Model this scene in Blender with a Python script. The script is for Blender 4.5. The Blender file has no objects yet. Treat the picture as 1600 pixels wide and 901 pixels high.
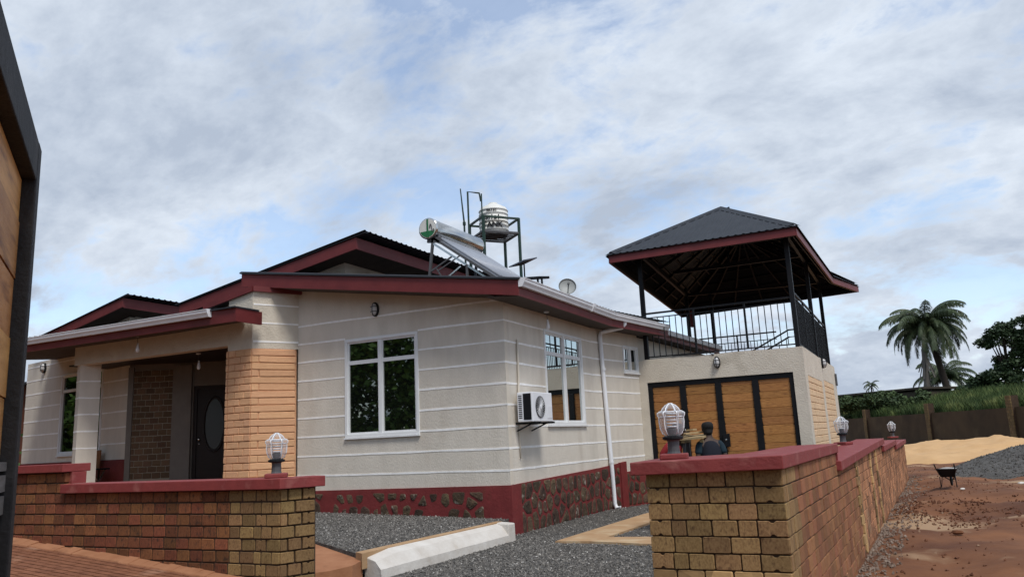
import bpy, bmesh, math, random
from mathutils import Vector, Matrix, noise
random.seed(7)
SC = bpy.context.scene
COL = SC.collection
R_ = math.radians

# ------------------------------------------------------------------ camera
cam_d = bpy.data.cameras.new('camera')
cam = bpy.data.objects.new('camera', cam_d)
COL.objects.link(cam)
cam_d.sensor_width = 36.0
cam_d.lens = 36.0 * 1215.0 / 1600.0
cam_d.clip_start = 0.05
cam_d.clip_end = 3000
_cx = Vector((0.8907, 0.4522, -0.0457))
_cz = Vector((0.4361, -0.8791, -0.1924))
_cy = _cz.cross(_cx).normalized()
_cx = _cy.cross(_cz).normalized()
_cz.normalize()
M = Matrix((( _cx.x, _cy.x, _cz.x, 6.699), (_cx.y, _cy.y, _cz.y, -13.07), (_cx.z, _cy.z, _cz.z, 1.676), (0, 0, 0, 1)))
cam.matrix_world = M
SC.camera = cam
CAM = Vector((6.699, -13.07, 1.676))

# ------------------------------------------------------------------ world, sun, exposure
SUN_EL, SUN_AZ = R_(57), R_(128)          # azimuth clockwise from +Y
w = bpy.data.worlds.new('World'); SC.world = w; w.use_nodes = True
nt = w.node_tree; nt.nodes.clear()
def wn(t, **k):
    n = nt.nodes.new(t)
    for a, b in k.items(): setattr(n, a, b)
    return n
L = nt.links.new
sky = wn('ShaderNodeTexSky', sky_type='NISHITA', sun_disc=False)
sky.sun_elevation = SUN_EL; sky.sun_rotation = SUN_AZ; sky.air_density = 1.0; sky.dust_density = 0.6; sky.ozone_density = 1.5
tc = wn('ShaderNodeTexCoord')
sep = wn('ShaderNodeSeparateXYZ'); L(tc.outputs['Generated'], sep.inputs[0])
den = wn('ShaderNodeMath', operation='MAXIMUM'); L(sep.outputs['Z'], den.inputs[0]); den.inputs[1].default_value = 0.0
den2 = wn('ShaderNodeMath', operation='ADD'); L(den.outputs[0], den2.inputs[0]); den2.inputs[1].default_value = 0.42
dx = wn('ShaderNodeMath', operation='DIVIDE'); L(sep.outputs['X'], dx.inputs[0]); L(den2.outputs[0], dx.inputs[1])
dy = wn('ShaderNodeMath', operation='DIVIDE'); L(sep.outputs['Y'], dy.inputs[0]); L(den2.outputs[0], dy.inputs[1])
cmb = wn('ShaderNodeCombineXYZ'); L(dx.outputs[0], cmb.inputs[0]); L(dy.outputs[0], cmb.inputs[1])
mp = wn('ShaderNodeMapping'); L(cmb.outputs[0], mp.inputs[0]); mp.inputs['Location'].default_value = (3.1, 1.7, 0.3)
mp.inputs['Rotation'].default_value = (0, 0, R_(25)); mp.inputs['Scale'].default_value = (1.0, 1.35, 1)
def wnoise(scale, detail, rough, dist, vec=None):
    n = wn('ShaderNodeTexNoise'); L((vec or mp.outputs[0]), n.inputs['Vector'])
    n.inputs['Scale'].default_value = scale; n.inputs['Detail'].default_value = detail; n.inputs['Roughness'].default_value = rough; n.inputs['Distortion'].default_value = dist
    return n.outputs['Fac']
def wmath(op, a, b):
    n = wn('ShaderNodeMath', operation=op)
    for i, v in enumerate((a, b)):
        if isinstance(v, (int, float)): n.inputs[i].default_value = v
        else: L(v, n.inputs[i])
    return n.outputs[0]
big = wnoise(1.6, 4, 0.5, 0.3); mid = wnoise(4.6, 12, 0.62, 0.35); fine = wnoise(13.0, 8, 0.6, 0.2)
cov = wmath('ADD', wmath('ADD', wmath('MULTIPLY', big, 0.38), wmath('MULTIPLY', mid, 0.42)), wmath('MULTIPLY', fine, 0.20))
rmp = wn('ShaderNodeValToRGB'); L(cov, rmp.inputs[0])
rmp.color_ramp.elements[0].position = 0.432; rmp.color_ramp.elements[0].color = (0.32, 0.32, 0.32, 1)
rmp.color_ramp.elements[1].position = 0.512; rmp.color_ramp.elements[1].color = (1, 1, 1, 1)
mp2 = wn('ShaderNodeMapping'); L(cmb.outputs[0], mp2.inputs[0]); mp2.inputs['Location'].default_value = (7.3, 2.2, 1.9); mp2.inputs['Rotation'].default_value = (0, 0, R_(25)); mp2.inputs['Scale'].default_value = (1.0, 1.3, 1)
sh1 = wnoise(2.3, 12, 0.60, 0.3, mp2.outputs[0])
shd = wmath('ADD', wmath('MULTIPLY', sh1, 0.55), wmath('ADD', wmath('MULTIPLY', mid, 0.30), wmath('MULTIPLY', fine, 0.15)))
rm2 = wn('ShaderNodeValToRGB'); L(shd, rm2.inputs[0])
e = rm2.color_ramp.elements
e[0].position = 0.425; e[0].color = (0.575, 0.63, 0.705, 1)
e[1].position = 0.585; e[1].color = (0.350, 0.405, 0.495, 1)
bgs = wn('ShaderNodeBackground'); L(sky.outputs[0], bgs.inputs[0]); bgs.inputs['Strength'].default_value = 0.15
bgc = wn('ShaderNodeBackground'); L(rm2.outputs[0], bgc.inputs[0]); bgc.inputs['Strength'].default_value = 1.0
mix = wn('ShaderNodeMixShader'); L(rmp.outputs[0], mix.inputs[0]); L(bgs.outputs[0], mix.inputs[1]); L(bgc.outputs[0], mix.inputs[2])
wo = wn('ShaderNodeOutputWorld'); L(mix.outputs[0], wo.inputs[0])

sd = bpy.data.lights.new('sun', 'SUN'); sd.energy = 2.0; sd.angle = R_(17); sd.color = (1.0, 0.96, 0.9)
so = bpy.data.objects.new('sun', sd); COL.objects.link(so)
sv = Vector((math.sin(SUN_AZ) * math.cos(SUN_EL), math.cos(SUN_AZ) * math.cos(SUN_EL), math.sin(SUN_EL)))
so.rotation_euler = sv.to_track_quat('Z', 'Y').to_euler(); so.location = (20, -10, 30)
SC.view_settings.view_transform = 'Standard'; SC.view_settings.look = 'None'
SC.view_settings.exposure = 0.42; SC.view_settings.gamma = 1.0
SC.view_settings.use_curve_mapping = False

# ------------------------------------------------------------------ materials
MATS = {}
def pm(name, c1, c2=None, scale=4.0, rough=0.8, bump=0.0, bscale=40.0, metal=0.0, rnd=0.0, stretch=(1, 1, 1), c3=None, s3=1.0,
       t3=(0.55, 0.7), spec=0.35, coord='Object', detail=6, cell=0.0):
    m = bpy.data.materials.new(name); m.use_nodes = True
    n = m.node_tree.nodes; l = m.node_tree.links.new
    b = n['Principled BSDF']; b.inputs['Roughness'].default_value = rough; b.inputs['Metallic'].default_value = metal
    b.inputs['Specular IOR Level'].default_value = spec
    c2 = c2 or tuple(x * 0.8 for x in c1)
    t = n.new('ShaderNodeTexCoord'); mpn = n.new('ShaderNodeMapping'); mpn.inputs['Scale'].default_value = stretch
    l(t.outputs[coord], mpn.inputs[0])
    oi = n.new('ShaderNodeObjectInfo')
    off = n.new('ShaderNodeVectorMath'); off.operation = 'SCALE'; off.inputs[0].default_value = (37.0, 21.0, 13.0)
    l(oi.outputs['Random'], off.inputs['Scale']); l(off.outputs[0], mpn.inputs['Location'])
    no = n.new('ShaderNodeTexNoise'); no.inputs['Scale'].default_value = scale; no.inputs['Detail'].default_value = detail; no.inputs['Roughness'].default_value = 0.6
    l(mpn.outputs[0], no.inputs['Vector'])
    rp = n.new('ShaderNodeMapRange'); rp.inputs[1].default_value = 0.32; rp.inputs[2].default_value = 0.68; l(no.outputs['Fac'], rp.inputs[0])
    mx = n.new('ShaderNodeMix'); mx.data_type = 'RGBA'; mx.inputs[6].default_value = (*c1, 1); mx.inputs[7].default_value = (*c2, 1)
    l(rp.outputs[0], mx.inputs[0]); out = mx.outputs[2]
    if cell:
        vo = n.new('ShaderNodeTexVoronoi'); vo.inputs['Scale'].default_value = cell; l(t.outputs[coord], vo.inputs['Vector'])
        sp = n.new('ShaderNodeSeparateColor'); l(vo.outputs['Color'], sp.inputs[0])
        r5 = n.new('ShaderNodeMapRange'); r5.inputs[3].default_value = 0.45; r5.inputs[4].default_value = 1.75; l(sp.outputs[0], r5.inputs[0])
        hs = n.new('ShaderNodeHueSaturation'); l(out, hs.inputs['Color']); l(r5.outputs[0], hs.inputs['Value']); out = hs.outputs[0]
    if c3:
        no3 = n.new('ShaderNodeTexNoise'); no3.inputs['Scale'].default_value = s3; no3.inputs['Detail'].default_value = 8; l(mpn.outputs[0], no3.inputs['Vector'])
        r3 = n.new('ShaderNodeMapRange'); r3.inputs[1].default_value = t3[0]; r3.inputs[2].default_value = t3[1]; l(no3.outputs['Fac'], r3.inputs[0])
        m3 = n.new('ShaderNodeMix'); m3.data_type = 'RGBA'; l(r3.outputs[0], m3.inputs[0]); l(out, m3.inputs[6]); m3.inputs[7].default_value = (*c3, 1); out = m3.outputs[2]
    if rnd:
        hs = n.new('ShaderNodeHueSaturation')
        r4 = n.new('ShaderNodeMapRange'); r4.inputs[3].default_value = 1 - rnd; r4.inputs[4].default_value = 1 + rnd; l(oi.outputs['Random'], r4.inputs[0])
        l(r4.outputs[0], hs.inputs['Value']); l(out, hs.inputs['Color'])
        wv = n.new('ShaderNodeTexWhiteNoise'); wv.noise_dimensions = '1D'; l(oi.outputs['Random'], wv.inputs['W'])
        r6 = n.new('ShaderNodeMapRange'); r6.inputs[3].default_value = 0.5 - rnd * 0.035; r6.inputs[4].default_value = 0.5 + rnd * 0.035; l(wv.outputs['Value'], r6.inputs[0])
        l(r6.outputs[0], hs.inputs['Hue'])
        out = hs.outputs[0]
    l(out, b.inputs['Base Color'])
    if bump:
        nb = n.new('ShaderNodeTexNoise'); nb.inputs['Scale'].default_value = bscale; nb.inputs['Detail'].default_value = 6; nb.inputs['Roughness'].default_value = 0.65
        l(mpn.outputs[0], nb.inputs['Vector'])
        bp = n.new('ShaderNodeBump'); bp.inputs['Strength'].default_value = bump; bp.inputs['Distance'].default_value = 0.02
        l(nb.outputs['Fac'], bp.inputs['Height']); l(bp.outputs[0], b.inputs['Normal'])
    MATS[name] = m
    return m
def glassy(name, tint, refl, mixf, rough=0.02):
    m = bpy.data.materials.new(name); m.use_nodes = True
    n = m.node_tree.nodes; l = m.node_tree.links.new; n.clear()
    o = n.new('ShaderNodeOutputMaterial'); mx = n.new('ShaderNodeMixShader'); d = n.new('ShaderNodeBsdfDiffuse'); g = n.new('ShaderNodeBsdfGlossy')
    d.inputs[0].default_value = (*tint, 1); g.inputs[0].default_value = (*refl, 1); g.inputs['Roughness'].default_value = rough
    mx.inputs[0].default_value = mixf; l(d.outputs[0], mx.inputs[1]); l(g.outputs[0], mx.inputs[2]); l(mx.outputs[0], o.inputs[0])
    return m

BEIGE = pm('beige_render', (0.68, 0.625, 0.545), (0.60, 0.55, 0.475), 2.2, 0.92, 0.7, 42, stretch=(1.5, 1.5, 0.45), c3=(0.56, 0.50, 0.425), s3=1.5, t3=(0.56, 0.80))
BEIGE_R = pm('beige_smooth_band', (0.66, 0.60, 0.51), (0.60, 0.54, 0.455), 3, 0.9, 0.25, 60)
STRIPE = pm('white_joint_paint', (0.93, 0.925, 0.91), (0.80, 0.785, 0.765), 9, 0.85, 0.2, 60)
CREAM = pm('cream_roughcast', (0.64, 0.58, 0.485), (0.56, 0.50, 0.415), 3.0, 0.95, 0.9, 26, c3=(0.36, 0.31, 0.24), s3=1.1, t3=(0.62, 0.85))
ORANGE = pm('peach_painted_brick', (0.73, 0.42, 0.235), (0.64, 0.35, 0.19), 6, 0.85, 0.6, 35, rnd=0.09)
PEACH = pm('pale_peach_painted_brick', (0.72, 0.52, 0.33), (0.66, 0.46, 0.28), 6, 0.85, 0.4, 45, rnd=0.04)
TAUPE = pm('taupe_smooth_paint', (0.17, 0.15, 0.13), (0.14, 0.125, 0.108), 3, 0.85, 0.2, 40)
REDP = pm('oxblood_paint', (0.195, 0.029, 0.029), (0.14, 0.021, 0.021), 4, 0.65, 0.4, 18, c3=(0.14, 0.045, 0.03), s3=3.2, t3=(0.6, 0.8))
FASC = pm('fascia_red_paint', (0.160, 0.028, 0.028), (0.125, 0.020, 0.021), 2.5, 0.5, 0.12, 30, c3=(0.075, 0.016, 0.016), s3=0.9, t3=(0.55, 0.85))
CAPM = pm('red_coping_paint', (0.245, 0.045, 0.042), (0.185, 0.032, 0.031), 5, 0.62, 0.35, 30, c3=(0.36, 0.135, 0.115), s3=5, t3=(0.56, 0.80))
ROOFM = pm('charcoal_roof_sheet', (0.032, 0.036, 0.043), (0.023, 0.026, 0.032), 2.0, 0.62, 0.05, 30, metal=0.0, spec=0.22)
SOFF = pm('dark_brown_soffit', (0.075, 0.058, 0.048), (0.055, 0.043, 0.036), 3, 0.8)
DARKW = pm('dark_stained_wood', (0.018, 0.010, 0.008), (0.012, 0.007, 0.006), 5, 0.5, stretch=(1, 1, 8))
WHITE = pm('white_pvc', (0.78, 0.79, 0.82), (0.70, 0.71, 0.74), 2, 0.4)
WHITE2 = pm('white_painted_concrete', (0.64, 0.61, 0.565), (0.54, 0.50, 0.45), 4, 0.85, 0.4, 25, c3=(0.46, 0.40, 0.33), s3=4, t3=(0.66, 0.92))
ALU = pm('white_window_frame', (0.76, 0.77, 0.775), (0.70, 0.71, 0.715), 2, 0.35)
BLACK = pm('black_painted_steel', (0.007, 0.008, 0.010), (0.011, 0.011, 0.013), 4, 0.5, 0.1, 20, spec=0.18)
GREY = pm('grey_steel', (0.10, 0.10, 0.105), (0.07, 0.07, 0.075), 5, 0.5)
GREENS = pm('dark_green_steel', (0.02, 0.055, 0.04), (0.025, 0.04, 0.033), 4, 0.5)
TANKM = pm('white_tank_plastic', (0.70, 0.70, 0.66), (0.62, 0.62, 0.58), 3, 0.5)
CHROME = pm('stainless_steel', (0.62, 0.62, 0.60), (0.5, 0.5, 0.48), 3, 0.16, metal=1.0)
INK = pm('black_lettering', (0.015, 0.016, 0.018), None, 2, 0.6)
GREENP = pm('green_emblem', (0.02, 0.16, 0.06), None, 2, 0.5)
WOOD = pm('varnished_pine', (0.46, 0.215, 0.068), (0.25, 0.10, 0.028), 2.6, 0.5, 0.15, 30, rnd=0.14, stretch=(2.2, 6, 8), c3=(0.09, 0.028, 0.010), s3=1.9, t3=(0.60, 0.70))
WOODG = pm('entrance_gate_pine', (0.62, 0.32, 0.11), (0.42, 0.19, 0.055), 3.2, 0.55, 0.15, 30, rnd=0.18, stretch=(1.5, 1.5, 10), c3=(0.17, 0.06, 0.02), s3=1.7, t3=(0.6, 0.74))
WGREY = pm('weathered_grey_board', (0.16, 0.15, 0.14), (0.10, 0.095, 0.088), 5, 0.85, 0.3, 30, rnd=0.12, stretch=(2, 2, 12))
BLACKW = pm('weathered_black_steel', (0.014, 0.0135, 0.015), (0.007, 0.007, 0.008), 6, 0.7, 0.3, 30, c3=(0.032, 0.03, 0.03), s3=5, t3=(0.55, 0.75))
BRED = pm('red_earth_brick', (0.25, 0.095, 0.040), (0.155, 0.053, 0.023), 6, 0.9, 0.6, 22, rnd=0.36, stretch=(2.2, 2.2, 0.7), c3=(0.075, 0.036, 0.022), s3=2.6, t3=(0.54, 0.70))
BYEL = pm('ochre_earth_brick', (0.30, 0.19, 0.082), (0.185, 0.105, 0.043), 6, 0.9, 0.5, 26, rnd=0.28, stretch=(2.2, 2.2, 0.8), c3=(0.12, 0.065, 0.03), s3=3.0, t3=(0.56, 0.74))
BRIGHT = pm('orange_red_earth_brick', (0.345, 0.158, 0.076), (0.22, 0.092, 0.044), 6, 0.9, 0.6, 26, rnd=0.26, stretch=(4, 4, 0.5), c3=(0.36, 0.21, 0.12), s3=4.5, t3=(0.6, 0.75))
BPORCH = pm('brown_facing_brick', (0.125, 0.076, 0.042), (0.09, 0.053, 0.03), 7, 0.85, 0.4, 30, rnd=0.25)
MORT = pm('dark_mortar', (0.066, 0.042, 0.027), (0.042, 0.026, 0.017), 8, 0.95, 0.3, 40)
MORTL = pm('pale_mortar', (0.30, 0.26, 0.20), (0.25, 0.21, 0.16), 8, 0.95, 0.3, 40)
STONE = pm('dark_field_stone', (0.105, 0.068, 0.040), (0.038, 0.024, 0.018), 7, 0.85, 1.0, 20, rnd=0.45, c3=(0.23, 0.21, 0.175), s3=8, t3=(0.60, 0.72))
SOIL = pm('red_laterite_soil', (0.215, 0.090, 0.037), (0.085, 0.031, 0.014), 0.55, 0.95, 1.0, 4.5, c3=(0.33, 0.215, 0.125), s3=0.5, t3=(0.55, 0.64), detail=12)
CLOD = pm('soil_clod_earth', (0.15, 0.06, 0.03), (0.09, 0.036, 0.018), 6, 0.95, 0.6, 30, c3=(0.3, 0.2, 0.13), s3=3, t3=(0.6, 0.7))
GRAV = pm('grey_gravel', (0.10, 0.094, 0.086), (0.065, 0.062, 0.058), 3, 0.9, 1.0, 60, cell=55)
GRAVS = pm('crushed_granite_chip', (0.185, 0.172, 0.155), (0.075, 0.070, 0.065), 26, 0.85, cell=34, c3=(0.50, 0.48, 0.45), s3=15, t3=(0.63, 0.67))
SANDM = pm('ochre_building_sand', (0.56, 0.355, 0.175), (0.48, 0.29, 0.135), 1.2, 0.95, 0.6, 5, c3=(0.40, 0.20, 0.09), s3=0.6, t3=(0.64, 0.76))
TANC = pm('tan_screed', (0.44, 0.29, 0.165), (0.37, 0.225, 0.115), 3, 0.95, 0.35, 25, c3=(0.5, 0.38, 0.24), s3=2, t3=(0.55, 0.7))
TERRA = pm('terracotta_screed', (0.37, 0.175, 0.09), (0.29, 0.125, 0.06), 3.5, 0.95, 0.4, 22, c3=(0.22, 0.10, 0.05), s3=4, t3=(0.6, 0.75))
PAVE = pm('clay_paver', (0.26, 0.105, 0.052), (0.15, 0.056, 0.028), 5, 0.95, 0.9, 16, c3=(0.40, 0.23, 0.15), s3=1.5, t3=(0.58, 0.75))
FARW = pm('moss_stained_render', (0.078, 0.050, 0.024), (0.040, 0.026, 0.013), 0.5, 0.95, 0.3, 8, c3=(0.088, 0.062, 0.032), s3=0.6, t3=(0.55, 0.75))
PILL = pm('ochre_pillar_brick', (0.17, 0.115, 0.05), (0.12, 0.08, 0.035), 2, 0.95, 0.3, 12, rnd=0.2)
GRASS = pm('wild_grass', (0.075, 0.115, 0.030), (0.030, 0.055, 0.016), 0.30, 0.85, c3=(0.15, 0.175, 0.055), s3=0.55, t3=(0.52, 0.66))
LEAF = pm('dark_leaf', (0.038, 0.065, 0.022), (0.018, 0.036, 0.014), 0.7, 0.6)
LEAFB = pm('bush_leaf', (0.085, 0.15, 0.03), (0.03, 0.065, 0.015), 0.6, 0.6)
LEAFR = pm('roadside_leaf', (0.13, 0.24, 0.04), (0.03, 0.065, 0.014), 0.25, 0.6)
PALML = pm('palm_leaf', (0.052, 0.075, 0.028), (0.028, 0.044, 0.018), 1.0, 0.55, c3=(0.10, 0.095, 0.04), s3=0.7, t3=(0.6, 0.75))
BUSHL = pm('undergrowth_leaf', (0.060, 0.095, 0.028), (0.026, 0.046, 0.015), 0.4, 0.7)
BARK = pm('dark_bark', (0.045, 0.036, 0.028), (0.028, 0.022, 0.018), 3, 0.95, 0.6, 12)
BARKP = pm('grey_palm_bark', (0.13, 0.12, 0.105), (0.09, 0.08, 0.07), 3, 0.95, 0.5, 9)
SKIN = pm('dark_skin', (0.055, 0.030, 0.020), (0.045, 0.024, 0.016), 6, 0.6)
NAVY = pm('navy_cloth', (0.008, 0.010, 0.018), (0.006, 0.007, 0.013), 6, 0.9)
TEAL = pm('teal_cloth', (0.010, 0.026, 0.038), (0.008, 0.02, 0.03), 6, 0.9)
REDC = pm('red_cloth', (0.27, 0.018, 0.022), (0.2, 0.014, 0.017), 6, 0.9)
JEAN = pm('charcoal_trousers', (0.03, 0.028, 0.032), None, 6, 0.9)
HAIR = pm('black_hair', (0.008, 0.007, 0.007), None, 6, 0.8)
BOARD = pm('sawn_timber', (0.40, 0.30, 0.165), (0.33, 0.235, 0.12), 4, 0.8, 0.2, 20, rnd=0.15)
DISHM = pm('grey_dish_paint', (0.34, 0.35, 0.34), (0.29, 0.30, 0.29), 4, 0.5)
CHAIRW = pm('orange_brown_plywood', (0.25, 0.10, 0.035), (0.2, 0.08, 0.03), 4, 0.5)
CEMENT = pm('wet_cement', (0.38, 0.37, 0.36), (0.28, 0.27, 0.26), 8, 0.85, 0.5, 30)
BYELS = pm('yellow_earth_brick', (0.36, 0.235, 0.105), (0.24, 0.14, 0.06), 6, 0.9, 0.6, 26, rnd=0.22, stretch=(4, 4, 0.5), c3=(0.14, 0.075, 0.035), s3=3.5, t3=(0.57, 0.72))  # yellow brick of the corner and pilasters on the long face
FANG = pm('fan_grey_plastic', (0.22, 0.225, 0.23), (0.15, 0.155, 0.16), 9, 0.6)
ROOF_SHADE = pm('painted_roof_shade', (0.014, 0.0145, 0.016), (0.009, 0.0095, 0.011), 3, 0.9, spec=0.05)  # near-black colour standing for the shade under the pavilion roof
RUBB = pm('mortar_rubble_grey', (0.26, 0.20, 0.16), (0.15, 0.11, 0.085), 3, 0.95, 0.4, 20)
RUBBER = pm('black_rubber', (0.02, 0.019, 0.018), None, 5, 0.8)
OLDW = pm('stained_old_wall', (0.06, 0.05, 0.035), (0.04, 0.034, 0.026), 0.8, 0.95, 0.2, 6)
REDWALL = pm('red_brown_render', (0.13, 0.045, 0.025), (0.085, 0.03, 0.017), 1.5, 0.95, 0.4, 12)
PV = glassy('dark_solar_cell', (0.012, 0.014, 0.022), (0.5, 0.5, 0.55), 0.25, 0.08)
TUBES = pm('blue_grey_collector_tubes', (0.30, 0.325, 0.37), (0.24, 0.26, 0.30), 2, 0.35, spec=0.6)
PANE = glassy('mirror_tinted_glass', (0.010, 0.012, 0.011), (0.80, 0.83, 0.82), 0.72, 0.004)
PANED = glassy('dark_tinted_glass', (0.006, 0.007, 0.006), (0.62, 0.66, 0.60), 0.36, 0.012)
OVAL = glassy('frosted_door_glass', (0.06, 0.068, 0.075), (0.6, 0.62, 0.65), 0.15, 0.25)
FROST = pm('frosted_lamp_glass', (0.55, 0.55, 0.56), (0.5, 0.5, 0.5), 6, 0.3)
def clear_glass():
    m = bpy.data.materials.new('clear_moulded_glass'); m.use_nodes = True
    n = m.node_tree.nodes; l = m.node_tree.links.new; n.clear()
    o = n.new('ShaderNodeOutputMaterial'); mx = n.new('ShaderNodeMixShader'); t = n.new('ShaderNodeBsdfTransparent'); g = n.new('ShaderNodeBsdfPrincipled')
    g.inputs['Base Color'].default_value = (0.75, 0.77, 0.80, 1); g.inputs['Roughness'].default_value = 0.12
    lw = n.new('ShaderNodeLayerWeight'); lw.inputs[0].default_value = 0.45
    mr = n.new('ShaderNodeMapRange'); mr.inputs[3].default_value = 0.05; mr.inputs[4].default_value = 0.55
    l(lw.outputs['Facing'], mr.inputs[0]); l(mr.outputs[0], mx.inputs[0])
    l(t.outputs[0], mx.inputs[1]); l(g.outputs[0], mx.inputs[2]); l(mx.outputs[0], o.inputs[0])
    return m
CLEAR = clear_glass()
EDGE = pm('white_glass_rim', (0.82, 0.84, 0.87), (0.7, 0.72, 0.75), 8, 0.15)

# ------------------------------------------------------------------ helpers
def V(*a): return Vector(a)
class MB:
    def __init__(s): s.v = []; s.f = []
    def add(s, vs, fs):
        o = len(s.v); s.v += [tuple(x) for x in vs]; s.f += [tuple(i + o for i in q) for q in fs]; return s
    def hexa(s, b, t):      # 4 bottom, 4 top points (same winding, counter-clockwise from above)
        return s.add(list(b) + list(t), [(3, 2, 1, 0), (4, 5, 6, 7), (0, 1, 5, 4), (1, 2, 6, 5), (2, 3, 7, 6), (3, 0, 4, 7)])
    def box(s, a, b):
        x0, y0, z0 = a; x1, y1, z1 = b
        return s.hexa([(x0, y0, z0), (x1, y0, z0), (x1, y1, z0), (x0, y1, z0)], [(x0, y0, z1), (x1, y0, z1), (x1, y1, z1), (x0, y1, z1)])
    def prism(s, poly, z0, z1):
        n = len(poly); zb = z0 if callable(z0) else (lambda x, y: z0); zt = z1 if callable(z1) else (lambda x, y: z1)
        vs = [(x, y, zb(x, y)) for x, y in poly] + [(x, y, zt(x, y)) for x, y in poly]
        return s.add(vs, [tuple(range(n - 1, -1, -1)), tuple(range(n, 2 * n))] + [(i, (i + 1) % n, n + (i + 1) % n, n + i) for i in range(n)])
    def beam(s, p, q, w, h=None, up=(0, 0, 1)):
        p, q = V(*p), V(*q); h = h or w; d = (q - p).normalized(); u = V(*up)
        if abs(d.dot(u)) > 0.98: u = V(0, 1, 0)
        r = d.cross(u).normalized(); u = r.cross(d).normalized()
        c = [(-w / 2, -h / 2), (w / 2, -h / 2), (w / 2, h / 2), (-w / 2, h / 2)]
        vs = [p + r * a + u * b for a, b in c] + [q + r * a + u * b for a, b in c]
        return s.add(vs, [(0, 1, 2, 3), (7, 6, 5, 4), (1, 0, 4, 5), (2, 1, 5, 6), (3, 2, 6, 7), (0, 3, 7, 4)])
    def tube(s, pts, r, n=8, cap=True):
        pts = [V(*p) for p in pts]; rs = r if isinstance(r, (list, tuple)) else [r] * len(pts); o = []
        ref = V(0, 0, 1)
        for i, p in enumerate(pts):
            d = (pts[min(i + 1, len(pts) - 1)] - pts[max(i - 1, 0)]).normalized()
            if abs(d.dot(ref)) > 0.97: ref = V(1, 0, 0) if abs(d.x) < 0.9 else V(0, 1, 0)
            a = d.cross(ref).normalized(); b = d.cross(a).normalized()
            o += [p + (a * math.cos(2 * math.pi * k / n) + b * math.sin(2 * math.pi * k / n)) * rs[i] for k in range(n)]
        fs = [(i * n + k, i * n + (k + 1) % n, (i + 1) * n + (k + 1) % n, (i + 1) * n + k) for i in range(len(pts) - 1) for k in range(n)]
        if cap: fs += [tuple(range(n)), tuple(range((len(pts) - 1) * n + n - 1, (len(pts) - 1) * n - 1, -1))]
        return s.add(o, fs)
    def lathe(s, prof, c=(0, 0, 0), n=16, mod=None, axis=None):
        vs = []
        for i, (r, z) in enumerate(prof):
            for k in range(n):
                a = 2 * math.pi * k / n; rr = r * (mod(a, i / (len(prof) - 1)) if mod else 1)
                vs.append(V(rr * math.cos(a), rr * math.sin(a), z))
        if axis is not None:
            q = V(0, 0, 1).rotation_difference(V(*axis)); vs = [q @ x for x in vs]
        vs = [x + V(*c) for x in vs]; m = len(prof)
        fs = [(i * n + k, i * n + (k + 1) % n, (i + 1) * n + (k + 1) % n, (i + 1) * n + k) for i in range(m - 1) for k in range(n)]
        if prof[0][0] > 1e-4: fs.append(tuple(range(n - 1, -1, -1)))
        if prof[-1][0] > 1e-4: fs.append(tuple(range((m - 1) * n, m * n)))
        return s.add(vs, fs)
    def extrude(s, prof, path, end=True):   # prof (outward, z) list; path plan polyline [(x,y,z)], outward = right of travel
        P = [V(*p) for p in path]; rows = []
        for i, p in enumerate(P):
            d0 = (P[i] - P[i - 1]) if i else (P[1] - P[0]); d1 = (P[i + 1] - P[i]) if i < len(P) - 1 else d0
            d0 = V(d0.x, d0.y, 0).normalized(); d1 = V(d1.x, d1.y, 0).normalized(); t = (d0 + d1).normalized()
            o = V(t.y, -t.x, 0) / max(0.3, t.dot(d1)); rows.append([p + o * a + V(0, 0, b) for a, b in prof])
        n = len(prof); vs = [x for r in rows for x in r]
        fs = [(i * n + k, (i + 1) * n + k, (i + 1) * n + (k + 1) % n, i * n + (k + 1) % n) for i in range(len(P) - 1) for k in range(n)]
        if end: fs += [tuple(range(n)), tuple(range((len(P) - 1) * n + n - 1, (len(P) - 1) * n - 1, -1))]
        return s.add(vs, fs)
    def mesh(s, name, mat, smooth=False):
        me = bpy.data.meshes.new(name); me.from_pydata(s.v, [], s.f); me.materials.append(mat)
        bm = bmesh.new(); bm.from_mesh(me); bmesh.ops.recalc_face_normals(bm, faces=bm.faces); bm.to_mesh(me); bm.free()
        if smooth:
            for p in me.polygons: p.use_smooth = True
        return me
    def build(s, name, mat, parent=None, smooth=False, local=False, bevel=0):
        o = put(name, s.mesh(name, mat, smooth), parent, local)
        if bevel:
            b = o.modifiers.new('bevel', 'BEVEL'); b.width = bevel; b.segments = 2; b.limit_method = 'ANGLE'
        return o
WLOC = {}
def put(name, me, parent=None, local=False):
    o = bpy.data.objects.new(name, me); COL.objects.link(o)
    if parent is not None:
        o.parent = parent
        if not local and parent.name in WLOC: o.matrix_parent_inverse = WLOC[parent.name].inverted()
    return o
def tag(o, label=None, cat=None, group=None, kind=None):
    if label: o['label'] = label
    if cat: o['category'] = cat
    if group: o['group'] = group
    if kind: o['kind'] = kind
    return o
def thing(name, label, cat, loc=(0, 0, 0), group=None, rotz=0.0, sc=1.0):
    o = bpy.data.objects.new(name, None); COL.objects.link(o); o.empty_display_size = 0.2
    o.location = loc; o.rotation_euler = (0, 0, rotz); o.scale = (sc, sc, sc)
    WLOC[o.name] = Matrix.Translation(loc) @ Matrix.Rotation(rotz, 4, 'Z')
    return tag(o, label, cat, group)
def copy_tree(o, parent=None):
    c = o.copy(); COL.objects.link(c)
    if parent is not None: c.parent = parent
    for ch in list(o.children): copy_tree(ch, c)
    return c

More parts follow.
